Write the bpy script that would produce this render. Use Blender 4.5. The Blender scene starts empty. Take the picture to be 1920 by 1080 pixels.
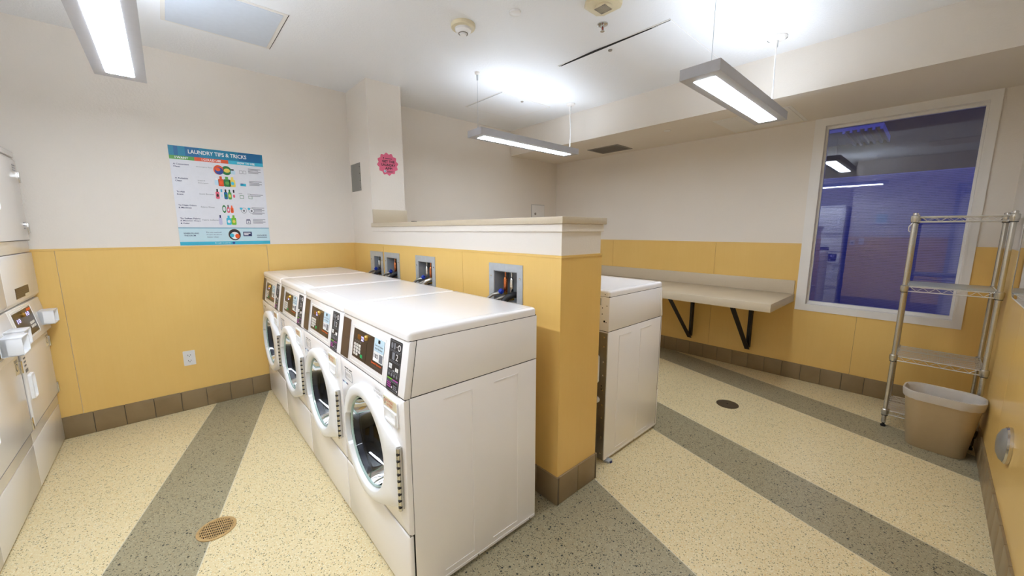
import bpy, bmesh, math, random
from mathutils import Vector, Matrix
random.seed(7)
PI = math.pi
SC = bpy.context.scene
COL = SC.collection

# ------------------------------------------------------------------ dimensions of the room (metres)
YW, XF, YR = 3.70, 4.20, -0.332          # poster wall, window wall, right wall
ZC, ZP, ZB, ZS, XS = 2.587, 1.247, 0.149, 2.290, 3.32
HX0, HX1, HY = 1.323, 1.625, 1.128       # half wall
YC = 3.238                               # front of the column
XREAR, YBEHIND, XALC, YALC, XRET = -0.80, -2.2, -1.40, 1.06, 1.0

# ------------------------------------------------------------------ materials
def lin(c):
    c = c / 255.0
    return c / 12.92 if c <= 0.04045 else ((c + 0.055) / 1.055) ** 2.4
def rgb(r, g, b): return (lin(r), lin(g), lin(b), 1.0)

class NT:
    def __init__(s, name):
        s.m = bpy.data.materials.new(name); s.m.use_nodes = True
        s.t = s.m.node_tree; s.t.nodes.clear()
        s.out = s.n('ShaderNodeOutputMaterial')
    def n(s, typ, **kw):
        x = s.t.nodes.new(typ)
        for k, v in kw.items(): setattr(x, k, v)
        return x
    def l(s, a, b): s.t.links.new(a, b)
    def put(s, sock, v):
        if isinstance(v, bpy.types.NodeSocket): s.l(v, sock)
        else: sock.default_value = v
    def math(s, op, a, b=0.0, clamp=False):
        x = s.n('ShaderNodeMath', operation=op); x.use_clamp = clamp
        s.put(x.inputs[0], a); s.put(x.inputs[1], b); return x.outputs[0]
    def mix(s, f, a, b):
        x = s.n('ShaderNodeMix', data_type='RGBA')
        s.put(x.inputs[0], f); s.put(x.inputs[6], a); s.put(x.inputs[7], b); return x.outputs[2]
    def coords(s, scale=(1, 1, 1)):
        tc = s.n('ShaderNodeTexCoord'); mp = s.n('ShaderNodeMapping')
        mp.inputs['Scale'].default_value = scale
        s.l(tc.outputs['Object'], mp.inputs['Vector']); return mp.outputs[0]
    def noise(s, scale, vec=None, detail=2.0, rough=0.5):
        x = s.n('ShaderNodeTexNoise'); x.inputs['Scale'].default_value = scale
        x.inputs['Detail'].default_value = detail; x.inputs['Roughness'].default_value = rough
        s.l(vec if vec else s.coords(), x.inputs['Vector']); return x.outputs['Fac']
    def vor(s, scale, vec=None):
        x = s.n('ShaderNodeTexVoronoi'); x.inputs['Scale'].default_value = scale
        s.l(vec if vec else s.coords(), x.inputs['Vector']); return x
    def bump(s, h, strength=0.2, dist=0.002):
        x = s.n('ShaderNodeBump'); x.inputs['Strength'].default_value = strength
        x.inputs['Distance'].default_value = dist; s.l(h, x.inputs['Height']); return x.outputs[0]
    def bsdf(s, color, rough=0.5, metal=0.0, normal=None, spec=0.5, coat=0.0, trans=0.0):
        b = s.n('ShaderNodeBsdfPrincipled')
        s.put(b.inputs['Base Color'], color); s.put(b.inputs['Roughness'], rough)
        s.put(b.inputs['Metallic'], metal); b.inputs['Specular IOR Level'].default_value = spec
        b.inputs['Coat Weight'].default_value = coat; b.inputs['Coat Roughness'].default_value = 0.08
        b.inputs['Transmission Weight'].default_value = trans
        if normal is not None: s.l(normal, b.inputs['Normal'])
        s.l(b.outputs[0], s.out.inputs[0]); return b

def plain(name, c, rough=0.5, metal=0.0, spec=0.5, coat=0.0, nscale=35, amt=0.04):
    t = NT(name); f = t.noise(nscale)
    a = rgb(*c); d = tuple(x * (1 - amt * 2) for x in a[:3]) + (1,)
    t.bsdf(t.mix(f, a, d), rough, metal, None, spec, coat); return t.m

M = {}
def make_materials():
    # paint
    t = NT('wall_paint'); n1 = t.noise(95, detail=3, rough=0.6); n2 = t.noise(2.0)
    t.bsdf(t.mix(n2, rgb(232, 224, 214), rgb(226, 217, 206)), 0.6, 0, t.bump(n1, 0.35, 0.003), 0.25); M['paint'] = t.m
    t = NT('ceiling_paint'); n1 = t.noise(70, detail=4, rough=0.7); n2 = t.noise(1.5)
    t.bsdf(t.mix(n2, rgb(240, 241, 244), rgb(236, 237, 240)), 0.42, 0, t.bump(n1, 0.6, 0.004), 0.5); M['ceil'] = t.m
    t = NT('smooth_white_paint'); n2 = t.noise(6)
    t.bsdf(t.mix(n2, rgb(234, 230, 226), rgb(228, 224, 219)), 0.4, 0, None, 0.4); M['trimwhite'] = t.m
    # maple laminate
    t = NT('maple_laminate'); g = t.noise(1.0, t.coords((75, 75, 1.6)), detail=4, rough=0.65); b = t.noise(3.0, t.coords((1, 1, .6)), detail=3)
    b2 = t.noise(14, t.coords((1, 1, .5)), detail=4, rough=.65); c = t.mix(t.math('MULTIPLY', g, .55), rgb(237, 201, 126), rgb(226, 185, 102)); c = t.mix(t.math('MULTIPLY', b2, .35), c, rgb(222, 180, 98)); c = t.mix(t.math('MULTIPLY', b, 0.5), c, rgb(222, 178, 94))
    t.bsdf(c, 0.32, 0, None, 0.4, 0.15); M['maple'] = t.m
    # terrazzo floor with slanting bands
    t = NT('terrazzo'); tc = t.n('ShaderNodeTexCoord'); sx = t.n('ShaderNodeSeparateXYZ'); t.l(tc.outputs['Object'], sx.inputs[0])
    u = t.math('SUBTRACT', sx.outputs[0], t.math('MULTIPLY', sx.outputs[1], 0.305))
    dark = None; line = None
    for a, b in ((-0.962, -0.604), (0.29, 1.284), (2.015, 2.383), (3.262, 3.622)):
        x = t.math('MULTIPLY', t.math('GREATER_THAN', u, a), t.math('LESS_THAN', u, b))
        dark = x if dark is None else t.math('ADD', dark, x)
        for e in (a, b):
            y = t.math('LESS_THAN', t.math('ABSOLUTE', t.math('SUBTRACT', u, e)), 0.0022)
            line = y if line is None else t.math('ADD', line, y)
    line = t.math('MINIMUM', line, 1.0)
    v1 = t.vor(185); v2 = t.vor(75); v3 = t.vor(230)
    def chips(v, lo, hi, rad):
        s = t.n('ShaderNodeSeparateColor'); t.l(v.outputs['Color'], s.inputs[0])
        m = t.math('MULTIPLY', t.math('GREATER_THAN', s.outputs[0], lo), t.math('LESS_THAN', s.outputs[0], hi))
        return t.math('MULTIPLY', m, t.math('LESS_THAN', v.outputs['Distance'], rad)), s
    big = t.noise(1.4)
    cream = t.mix(big, rgb(230, 213, 170), rgb(220, 201, 154))
    grey = t.mix(big, rgb(164, 154, 126), rgb(152, 142, 114))
    m, s = chips(v1, 0.0, 0.17, 0.46); cream = t.mix(t.math('MULTIPLY', m, 0.85), cream, rgb(112, 102, 68))
    m, s = chips(v1, 0.3, 0.42, 0.45); cream = t.mix(t.math('MULTIPLY', m, 0.6), cream, rgb(206, 160, 84))
    m, s = chips(v3, 0.5, 0.7, 0.5); cream = t.mix(t.math('MULTIPLY', m, 0.8), cream, rgb(240, 232, 208))
    m, s = chips(v2, 0.9, 0.97, 0.3); cream = t.mix(t.math('MULTIPLY', m, 0.7), cream, rgb(104, 104, 86))
    m, s = chips(v1, 0.0, 0.24, 0.46); grey = t.mix(t.math('MULTIPLY', m, 0.9), grey, rgb(58, 58, 44))
    m, s = chips(v2, 0.85, 0.95, 0.34); grey = t.mix(m, grey, rgb(46, 50, 44))
    m, s = chips(v3, 0.5, 0.68, 0.5); grey = t.mix(t.math('MULTIPLY', m, 0.55), grey, rgb(198, 190, 160))
    m, s = chips(v1, 0.6, 0.68, 0.4); grey = t.mix(t.math('MULTIPLY', m, 0.6), grey, rgb(150, 118, 66))
    c = t.mix(dark, cream, grey); c = t.mix(t.math('MULTIPLY', line, 0.8), c, rgb(214, 206, 184))
    t.bsdf(c, 0.34, 0, None, 0.45); M['terrazzo'] = t.m
    # glazed quarry tile
    t = NT('brown_tile'); a = t.noise(9, detail=3); v = t.vor(6.67)
    s = t.n('ShaderNodeSeparateColor'); t.l(v.outputs['Color'], s.inputs[0])
    c = t.mix(a, rgb(152, 129, 94), rgb(122, 101, 68)); c = t.mix(t.math('MULTIPLY', s.outputs[0], 0.35), c, rgb(140, 124, 98))
    t.bsdf(c, 0.35, 0, None, 0.45); M['tile'] = t.m
    M['grout'] = plain('tile_grout', (104, 92, 74), 0.8)
    # laminate counter
    t = NT('beige_laminate'); a = t.noise(220, detail=2); b = t.noise(4)
    c = t.mix(a, rgb(208, 193, 168), rgb(194, 178, 152)); t.bsdf(t.mix(t.math('MULTIPLY', b, .3), c, rgb(204, 190, 168)), 0.35, 0, None, 0.4); M['lam'] = t.m
    M['enamel'] = plain('white_enamel', (243, 240, 240), 0.22, 0, 0.5, 0.3, 3, 0.01)
    M['enamel2'] = plain('white_enamel_stack', (238, 234, 230), 0.24, 0, 0.5, 0.2, 3, 0.01)
    M['plastic'] = plain('white_plastic', (243, 243, 244), 0.3, 0, 0.5, 0.1, 8, 0.01)
    M['cream_plastic'] = plain('cream_plastic', (226, 214, 182), 0.4)
    M['brown'] = plain('brown_panel', (74, 56, 46), 0.35)
    M['darkbrown'] = plain('dark_brown_panel', (52, 38, 34), 0.3)
    M['ink'] = plain('black_ink', (32, 28, 30), 0.5)
    M['navy'] = plain('navy_ink', (34, 40, 92), 0.5)
    M['greyink'] = plain('grey_ink', (120, 122, 130), 0.5)
    M['black'] = plain('black_metal', (28, 20, 22), 0.4)
    M['rubber'] = plain('black_rubber', (26, 25, 30), 0.55)
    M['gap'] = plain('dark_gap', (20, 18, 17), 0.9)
    M['green'] = plain('green_key', (40, 168, 96), 0.4)
    M['orange'] = plain('orange_ink', (240, 92, 26), 0.4)
    M['redink'] = plain('red_ink', (206, 84, 44), 0.5)
    M['lime'] = plain('lime_ink', (120, 190, 40), 0.5)
    M['magenta'] = plain('magenta_ink', (186, 70, 170), 0.5)
    M['white'] = plain('white_print', (238, 238, 238), 0.5)
    M['paleblue'] = plain('pale_blue_print', (196, 222, 236), 0.4)
    M['key'] = plain('key_white', (222, 216, 208), 0.4)
    M['amber'] = plain('amber_display', (108, 62, 18), 0.2)
    M['chrome'] = plain('chrome', (214, 212, 208), 0.14, 1.0)
    M['zinc'] = plain('bright_wire', (226, 224, 220), 0.3, 0.6)
    M['post'] = plain('chrome_post', (208, 205, 198), 0.25, 0.85)
    M['steel'] = plain('galvanised_steel', (196, 202, 208), 0.4, 0.35, amt=0.1)
    M['steel_in'] = plain('box_inside_steel', (160, 164, 168), 0.5, 0.3)
    M['drum'] = plain('drum_steel', (84, 80, 86), 0.22, 0.9)
    M['backsteel'] = plain('back_panel_steel', (150, 144, 134), 0.36, 0.8, amt=0.08)
    M['copper'] = plain('copper', (206, 120, 72), 0.25, 1.0)
    M['brass'] = plain('brass', (196, 158, 84), 0.28, 1.0)
    M['bluehandle'] = plain('blue_handle', (22, 56, 176), 0.4)
    M['braid'] = plain('braided_hose', (186, 180, 170), 0.35, 0.7, nscale=300, amt=0.25)
    M['fixture'] = plain('grey_fixture', (186, 186, 192), 0.45, 0.0)
    M['outlet'] = plain('outlet_white', (232, 230, 228), 0.35)
    M['liner'] = plain('grey_liner', (186, 188, 182), 0.35, 0.1)
    M['bin'] = plain('taupe_plastic', (178, 156, 120), 0.42, 0, 0.45)
    M['greyplate'] = plain('grey_plate', (140, 137, 130), 0.45, 0.2)
    M['vent'] = plain('grey_vent', (150, 142, 132), 0.5)
    M['bluewhite'] = plain('cool_white_panel', (212, 220, 232), 0.4)
    M['bronze'] = plain('drain_bronze', (206, 174, 122), 0.4, 0.5)
    M['bronze_dark'] = plain('dull_drain_cover', (104, 92, 76), 0.45, 0.5)
    M['pink'] = plain('pink_sticker', (222, 100, 130), 0.5)
    M['red_glass'] = plain('red_bulb', (150, 40, 30), 0.2)
    M['teal'] = plain('teal_print', (14, 128, 164), 0.35)
    M['teal2'] = plain('dark_teal_print', (10, 100, 152), 0.35)
    M['aqua'] = plain('aqua_print', (60, 180, 208), 0.35)
    M['aqua2'] = plain('pale_aqua_print', (196, 222, 230), 0.35)
    M['pgreen'] = plain('green_print', (92, 160, 70), 0.35)
    M['porange'] = plain('orange_print', (222, 82, 30), 0.35)
    M['pwhite'] = plain('poster_white', (226, 226, 232), 0.35)
    M['pyellow'] = plain('yellow_print', (232, 206, 90), 0.4)
    M['ppink'] = plain('rose_print', (226, 96, 120), 0.4)
    M['pblue'] = plain('blue_print', (40, 72, 150), 0.4)
    M['pgreen2'] = plain('deep_green_print', (30, 120, 60), 0.4)
    M['plilac'] = plain('lilac_print', (196, 194, 220), 0.4)
    M['siding'] = plain('outdoor_siding', (150, 156, 190), 0.6)
    M['dusk'] = plain('dark_outdoor_wall', (60, 44, 48), 0.8)
    # lamp
    def emis(name, c, s):
        t = NT(name); e = t.n('ShaderNodeEmission'); e.inputs[0].default_value = c; e.inputs[1].default_value = s
        t.l(e.outputs[0], t.out.inputs[0]); return t.m
    M['lamp'] = emis('lamp_diffuser', (0.80, 0.89, 1.0, 1), 12.0); M['lamp_bright'] = emis('lamp_diffuser_bright', (0.80, 0.89, 1.0, 1), 18.0)
    M['uplamp'] = emis('lamp_uplight', (0.78, 0.88, 1.0, 1), 5.5); M['uplamp_bright'] = emis('lamp_uplight_bright', (0.78, 0.88, 1.0, 1), 17.0)
    M['digit'] = emis('display_digit', (0.45, 0.42, 1.0, 1), 1.2)
    # door glass / window glass
    def glass(name, tint, refl):
        t = NT(name); tr = t.n('ShaderNodeBsdfTransparent'); gl = t.n('ShaderNodeBsdfGlossy'); mx = t.n('ShaderNodeMixShader')
        tr.inputs[0].default_value = tint; gl.inputs['Roughness'].default_value = 0.02
        fr = t.n('ShaderNodeFresnel'); fr.inputs[0].default_value = 1.5
        f = t.math('ADD', fr.outputs[0], refl, True)
        t.l(f, mx.inputs[0]); t.l(tr.outputs[0], mx.inputs[1]); t.l(gl.outputs[0], mx.inputs[2]); t.l(mx.outputs[0], t.out.inputs[0]); return t.m
    M['glass'] = glass('door_glass', (0.20, 0.21, 0.25, 1), 0.0)
    M['pane'] = glass('window_glass', (0.86, 0.88, 0.95, 1), 0.075)
    t = NT('green_glass_edge'); t.bsdf(t.mix(t.noise(20), rgb(176, 196, 190), rgb(150, 174, 168)), 0.1, 0, None, 0.6); M['glassedge'] = t.m
    t = NT('mirror_glass'); t.bsdf(t.mix(t.noise(2), rgb(226, 228, 232), rgb(220, 222, 228)), 0.02, 1.0); M['mirror'] = t.m
    # bin bag
    t = NT('bin_bag'); tr = t.n('ShaderNodeBsdfTransparent'); b = t.n('ShaderNodeBsdfPrincipled'); mx = t.n('ShaderNodeMixShader')
    t.l(t.mix(t.noise(30), rgb(244, 241, 238), rgb(232, 228, 224)), b.inputs['Base Color']); b.inputs['Roughness'].default_value = 0.3
    mx.inputs[0].default_value = 0.5; t.l(tr.outputs[0], mx.inputs[1]); t.l(b.outputs[0], mx.inputs[2]); t.l(mx.outputs[0], t.out.inputs[0]); M['bag'] = t.m
make_materials()

# ------------------------------------------------------------------ mesh builder
class MB:
    def __init__(s): s.bm = bmesh.new(); s.mats = []
    def mi(s, m):
        if m not in s.mats: s.mats.append(m)
        return s.mats.index(m)
    def face(s, pts, m, flip=False):
        vs = [s.bm.verts.new(p) for p in pts]
        if flip: vs.reverse()
        f = s.bm.faces.new(vs); f.material_index = s.mi(m); return f
    def merge(s, bm2, m):
        i = s.mi(m)
        for f in bm2.faces: f.material_index = i
        me = bpy.data.meshes.new('tmp'); bm2.to_mesh(me); bm2.free(); s.bm.from_mesh(me); bpy.data.meshes.remove(me)
    def box(s, x0, x1, y0, y1, z0, z1, m, bev=0.0, seg=2):
        b = bmesh.new(); bmesh.ops.create_cube(b, size=1.0)
        for v in b.verts: v.co = Vector(((x0 + x1) / 2 + v.co.x * (x1 - x0), (y0 + y1) / 2 + v.co.y * (y1 - y0), (z0 + z1) / 2 + v.co.z * (z1 - z0)))
        if bev: bmesh.ops.bevel(b, geom=b.edges[:], offset=bev, segments=seg, affect='EDGES', profile=0.5)
        s.merge(b, m); return s
    def prism(s, poly, axis, a0, a1, m, bev=0.0, seg=2):
        """poly: 2-D points in the plane normal to axis ('x': y,z  'y': x,z  'z': x,y)"""
        def P(p, a): return {'x': (a, p[0], p[1]), 'y': (p[0], a, p[1]), 'z': (p[0], p[1], a)}[axis]
        b = bmesh.new(); A = [b.verts.new(P(p, a0)) for p in poly]; B = [b.verts.new(P(p, a1)) for p in poly]
        n = len(poly); b.faces.new(A); b.faces.new(B[::-1])
        for i in range(n): b.faces.new((A[i], B[i], B[(i + 1) % n], A[(i + 1) % n]))
        bmesh.ops.recalc_face_normals(b, faces=b.faces[:])
        if bev: bmesh.ops.bevel(b, geom=b.edges[:], offset=bev, segments=seg, affect='EDGES', profile=0.5)
        s.merge(b, m); return s
    def tube(s, pts, r, m, seg=10, caps=True):
        pts = [Vector(p) for p in pts]; rs = r if isinstance(r, (list, tuple)) else [r] * len(pts)
        rings = []; up = None
        for i, p in enumerate(pts):
            d = (pts[min(i + 1, len(pts) - 1)] - pts[max(i - 1, 0)]).normalized()
            if up is None: up = d.orthogonal().normalized()
            up = (up - d * up.dot(d)); up = up.normalized() if up.length > 1e-6 else d.orthogonal().normalized()
            w = d.cross(up)
            rings.append([s.bm.verts.new(p + (up * math.cos(2 * PI * k / seg) + w * math.sin(2 * PI * k / seg)) * rs[i]) for k in range(seg)])
        i = s.mi(m)
        for a, b in zip(rings, rings[1:]):
            for k in range(seg):
                f = s.bm.faces.new((a[k], a[(k + 1) % seg], b[(k + 1) % seg], b[k])); f.material_index = i
        if caps:
            s.bm.faces.new(rings[0][::-1]).material_index = i; s.bm.faces.new(rings[-1]).material_index = i
        return s
    def loft(s, loops, m, close=True, cap0=False, cap1=False):
        R = [[s.bm.verts.new(p) for p in L] for L in loops]; i = s.mi(m)
        for a, b in zip(R, R[1:]):
            n = len(a)
            for k in range(n if close else n - 1):
                f = s.bm.faces.new((a[k], a[(k + 1) % n], b[(k + 1) % n], b[k])); f.material_index = i
        if cap0: s.bm.faces.new(R[0][::-1]).material_index = i
        if cap1: s.bm.faces.new(R[-1]).material_index = i
        return s
    def lathe(s, prof, org, ax, m, seg=32, cap0=True, cap1=True):
        """prof: (radius, distance along ax)"""
        ax = Vector(ax).normalized(); u = ax.orthogonal().normalized(); w = ax.cross(u); o = Vector(org)
        loops = [[o + ax * h + (u * math.cos(2 * PI * k / seg) + w * math.sin(2 * PI * k / seg)) * max(r, 1e-5) for k in range(seg)] for r, h in prof]
        return s.loft(loops, m, True, cap0, cap1)
    def text(s, body, F, u, v, w, h, off, m, align='L', bold=0.0):
        """lettering of cap height h on frame F; w = width to fill (None keeps the proportion)"""
        c = bpy.data.curves.new('t', 'FONT'); c.body = body; c.offset = bold; c.resolution_u = 2; c.space_line = 1.0
        o = bpy.data.objects.new('t', c); COL.objects.link(o)
        dg = bpy.context.evaluated_depsgraph_get(); me = bpy.data.meshes.new_from_object(o.evaluated_get(dg))
        xs = [q.co.x for q in me.vertices]; ys = [q.co.y for q in me.vertices]
        if xs:
            x0, x1, y0, y1 = min(xs), max(xs), min(ys), max(ys)
            ky = h / (y1 - y0); kx = ky if w is None else w / (x1 - x0)
            du = 0 if align == 'L' else -(x1 - x0) * kx / 2
            b = bmesh.new(); b.from_mesh(me)
            for q in b.verts: q.co = Vector(F(u + du + (q.co.x - x0) * kx, v + (q.co.y - y0) * ky, off))
            s.merge(b, m)
        bpy.data.objects.remove(o); bpy.data.curves.remove(c); bpy.data.meshes.remove(me); return s
    def rect(s, F, u0, u1, v0, v1, off, m, r=0.0, base=-0.0004, seg=4):
        pts = rrect(u0, u1, v0, v1, r, seg)
        n = len(pts); T = [s.bm.verts.new(F(a, b, off)) for a, b in pts]; B = [s.bm.verts.new(F(a, b, base)) for a, b in pts]
        i = s.mi(m); s.bm.faces.new(T).material_index = i
        for k in range(n): s.bm.faces.new((B[k], B[(k + 1) % n], T[(k + 1) % n], T[k])).material_index = i
        return s
    def disc(s, F, u, v, ru, rv, off, m, n=20, base=-0.0004):
        T = [s.bm.verts.new(F(u + ru * math.cos(2 * PI * k / n), v + rv * math.sin(2 * PI * k / n), off)) for k in range(n)]
        B = [s.bm.verts.new(F(u + ru * math.cos(2 * PI * k / n), v + rv * math.sin(2 * PI * k / n), base)) for k in range(n)]
        i = s.mi(m); s.bm.faces.new(T).material_index = i
        for k in range(n): s.bm.faces.new((B[k], B[(k + 1) % n], T[(k + 1) % n], T[k])).material_index = i
        return s
    def ringrect(s, F, u0, u1, v0, v1, wd, off, m):
        for a in ((u0, u1, v0, v0 + wd), (u0, u1, v1 - wd, v1), (u0, u0 + wd, v0, v1), (u1 - wd, u1, v0, v1)): s.rect(F, *a, off, m)
        return s
    def build(s, name, parent=None, smooth=35, recalc=True):
        if recalc: bmesh.ops.recalc_face_normals(s.bm, faces=s.bm.faces[:])
        me = bpy.data.meshes.new(name); s.bm.to_mesh(me); s.bm.free()
        for m in s.mats: me.materials.append(M[m])
        if smooth:
            for p in me.polygons: p.use_smooth = True
            me.set_sharp_from_angle(angle=math.radians(smooth))
        o = bpy.data.objects.new(name, me); COL.objects.link(o)
        if parent: o.parent = parent
        return o

def rrect(u0, u1, v0, v1, r=0.0, seg=4):
    if r <= 0: return [(u0, v0), (u1, v0), (u1, v1), (u0, v1)]
    out = []
    for cx, cy, a in ((u1 - r, v0 + r, -PI / 2), (u1 - r, v1 - r, 0), (u0 + r, v1 - r, PI / 2), (u0 + r, v0 + r, PI)):
        for k in range(seg + 1):
            t = a + PI / 2 * k / seg; out.append((cx + r * math.cos(t), cy + r * math.sin(t)))
    return out

def empty(name, loc=(0, 0, 0), rz=0.0):
    o = bpy.data.objects.new(name, None); COL.objects.link(o); o.location = loc; o.rotation_euler = (0, 0, rz); o.empty_display_size = 0.1; return o
def tag(o, label, cat, group=None):
    o['label'] = label; o['category'] = cat; o['kind'] = 'thing'
    if group: o['group'] = group
    return o
def struct(o): o['kind'] = 'structure'; return o
def copy_tree(o, parent=None):
    c = o.copy(); COL.objects.link(c)
    if parent: c.parent = parent
    for ch in list(o.children): copy_tree(ch, c)
    return c
def panel(mb, axis, a0, a1, u0, u1, v0, v1, holes, m):
    """slab normal to axis between a0 and a1, with rectangular holes (u0,u1,v0,v1)"""
    us = sorted({u0, u1, *[h[0] for h in holes], *[h[1] for h in holes]}); vs = sorted({v0, v1, *[h[2] for h in holes], *[h[3] for h in holes]})
    us = [x for x in us if u0 <= x <= u1]; vs = [x for x in vs if v0 <= x <= v1]
    b = bmesh.new(); V = {}
    def P(u, v, a): return {'x': (a, u, v), 'y': (u, a, v), 'z': (u, v, a)}[axis]
    def g(u, v):
        if (u, v) not in V: V[(u, v)] = b.verts.new(P(u, v, a0))
        return V[(u, v)]
    for i in range(len(us) - 1):
        for j in range(len(vs) - 1):
            cu, cv = (us[i] + us[i + 1]) / 2, (vs[j] + vs[j + 1]) / 2
            if any(h[0] < cu < h[1] and h[2] < cv < h[3] for h in holes): continue
            b.faces.new((g(us[i], vs[j]), g(us[i + 1], vs[j]), g(us[i + 1], vs[j + 1]), g(us[i], vs[j + 1])))
    r = bmesh.ops.extrude_face_region(b, geom=b.faces[:])
    k = 'xyz'.index(axis)
    for e in r['geom']:
        if isinstance(e, bmesh.types.BMVert): e.co[k] = a1
    bmesh.ops.recalc_face_normals(b, faces=b.faces[:])
    mb.merge(b, m); return mb

# ------------------------------------------------------------------ setting
T = 0.12
struct(MB().box(XALC - .2, XF + T, YBEHIND - .2, YW + T, -0.12, 0, 'terrazzo').build('floor', smooth=0))
struct(MB().box(XALC - .2, XF + T, YBEHIND - .2, YW + T, ZC, ZC + 0.12, 'ceil').build('ceiling', smooth=0))
mb = MB().box(XS, XF, YR, 2.05, ZS, ZC, 'paint').box(XS + .004, XF, 2.05, YW, ZS, ZC, 'paint'); struct(mb.build('ceiling_soffit', smooth=0))
struct(MB().box(XALC - .2, XF + T, YW, YW + T, 0, ZC, 'paint').build('wall_left', smooth=0))
WY0, WY1, WZ0, WZ1 = -0.165, 0.719, 0.700, 2.237
struct(panel(MB(), 'x', XF, XF + T, YR - .2, YW, 0, ZC, [(WY0, WY1, WZ0, WZ1)], 'paint').build('wall_far', smooth=0))
struct(MB().box(XRET, XF + T, YBEHIND - .2, YR, 0, ZC, 'paint').build('wall_right', smooth=0))
struct(MB().box(XREAR - T, XREAR, YBEHIND - .2, YALC, 0, ZC, 'paint').box(XALC, XREAR - T, YALC - T, YALC, 0, ZC, 'paint').build('wall_rear', smooth=0))
struct(MB().box(XALC - .2, XALC, YALC - T, YW, 0, ZC, 'paint').build('wall_alcove', smooth=0))
struct(MB().box(XREAR, XRET, YBEHIND - T, YBEHIND, 0, ZC, 'paint').build('wall_behind', smooth=0))
struct(MB().box(HX0, HX1, YC, YW, 0, ZC, 'paint').build('wall_column', smooth=0))

# water-box positions on the half wall: (y0, y1)
WB = [(1.373, 1.643), (2.222, 2.492), (2.750, 3.022), (3.052, 3.312)]
WBZ0, WBZ1 = 0.950, 1.186
holes = [(a + .042, b - .042, WBZ0 + .035, WBZ1 - .040) for a, b in WB[:3]] + [(3.052 + .042, YC - .002, WBZ0 + .035, WBZ1 - .04)]
hm = MB(); panel(hm, 'x', HX0, HX0 + .11, HY, YC, 0, 1.391, holes, 'paint'); hm.box(HX0 + .11, HX1, HY, YC, 0, 1.391, 'paint')
hm.box(HX0 - .010, HX1 + .010, HY - .010, YC, 1.355, 1.391, 'paint', 0.002)
struct(hm.build('wall_half', smooth=0))

def wainscot(name, spans, cap=True):
    """spans: (axis, face coordinate, outward sign, u0, u1, seams, holes)"""
    mb = MB()
    for ax, a, sg, u0, u1, seams, hol in spans:
        cuts = [u0] + list(seams) + [u1]
        for c0, c1 in zip(cuts, cuts[1:]):
            panel(mb, ax, a, a + sg * .006, c0 + (.0012 if c0 != u0 else 0), c1 - (.0012 if c1 != u1 else 0), ZB - .01, ZP - .012, [h for h in hol], 'maple')
        if ax == 'x': mb.box(min(a, a + sg * .009), max(a, a + sg * .009), u0, u1, ZP - .0115, ZP, 'maple')
        else: mb.box(u0, u1, min(a, a + sg * .009), max(a, a + sg * .009), ZP - .0115, ZP, 'maple')
    return struct(mb.build(name, smooth=0))
def clipholes(hs, a, b): return [(max(h[0], a), min(h[1], b), h[2], h[3]) for h in hs if h[1] > a and h[0] < b]
wainscot('trim_1', [('y', YW, -1, XALC, HX0, (-.533, .605), [])])
wainscot('trim_2', [('x', XF, -1, WY1 + .064, YW, (1.5, 2.72), []), ('x', XF, -1, YR, WY0 - .040, (), [])])
wx = MB()
panel(wx, 'x', XF, XF - .006, WY0 - .040, WY1 + .064, ZB - .01, WZ0 - .049, [], 'maple'); wx.box(XF - .0065, XF - .006, .356, .3575, ZB, WZ0 - .05, 'brown'); struct(wx.build('trim_3', smooth=0))
wainscot('trim_4', [('y', YR, 1, XRET, XF, (1.8, 3.03), [])])
wm = MB()
for c0, c1 in ((HY, 1.904), (1.904, 3.037), (3.037, YW)):
    hs = clipholes(holes, c0, c1)
    panel(wm, 'x', HX0, HX0 - .006, c0 + (.0012 if c0 != HY else 0), c1 - .0012, ZB - .01, ZP - .012, hs, 'maple')
panel(wm, 'y', HY, HY - .006, HX0 - .006, HX1 + .006, ZB - .01, ZP - .012, [], 'maple')
panel(wm, 'x', HX1, HX1 + .006, HY, YW, ZB - .01, ZP - .012, [], 'maple')
wm.box(HX0 - .009, HX0, HY, YW, ZP - .0115, ZP, 'maple').box(HX0 - .009, HX1 + .009, HY - .009, HY, ZP - .0115, ZP, 'maple').box(HX1, HX1 + .009, HY, YW, ZP - .0115, ZP, 'maple')
struct(wm.build('trim_5', smooth=0))
wainscot('trim_6', [('x', XREAR, 1, YBEHIND, -1.16, (), []), ('x', XREAR, 1, -.16, YALC, (.5,), [])])

def tiles(name, runs):
    mb = MB()
    for ax, a, sg, u0, u1, step in runs:
        n = max(1, round((u1 - u0) / step)); st = (u1 - u0) / n
        lo, hi = min(a, a + sg * .010), max(a, a + sg * .010); l2, h2 = min(a, a + sg * .015), max(a, a + sg * .015)
        if ax == 'x': mb.box(lo, hi, u0, u1, 0, ZB - .003, 'grout')
        else: mb.box(u0, u1, lo, hi, 0, ZB - .003, 'grout')
        for i in range(n):
            p, q = u0 + i * st + .0015, u0 + (i + 1) * st - .0015
            if ax == 'x': mb.box(l2, h2, p, q, 0, ZB, 'tile', .003, 2)
            else: mb.box(p, q, l2, h2, 0, ZB, 'tile', .003, 2)
    return struct(mb.build(name))
tiles('baseboard_left', [('y', YW, -1, -.64, HX0 - .015, .1465)])
tiles('baseboard_far', [('x', XF, -1, YR + .015, YW, .1455)])
tiles('baseboard_right', [('y', YR, 1, XRET, XF, .1465)])
tiles('baseboard_half', [('x', HX0, -1, HY - .015, YW - .015, .1465), ('y', HY, -1, HX0, HX1, .151), ('x', HX1, 1, HY - .015, YW - .015, .1465)])
tiles('baseboard_rear', [('x', XREAR, 1, YBEHIND, -1.16, .1465), ('x', XREAR, 1, -.16, YALC, .1465)])

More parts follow.
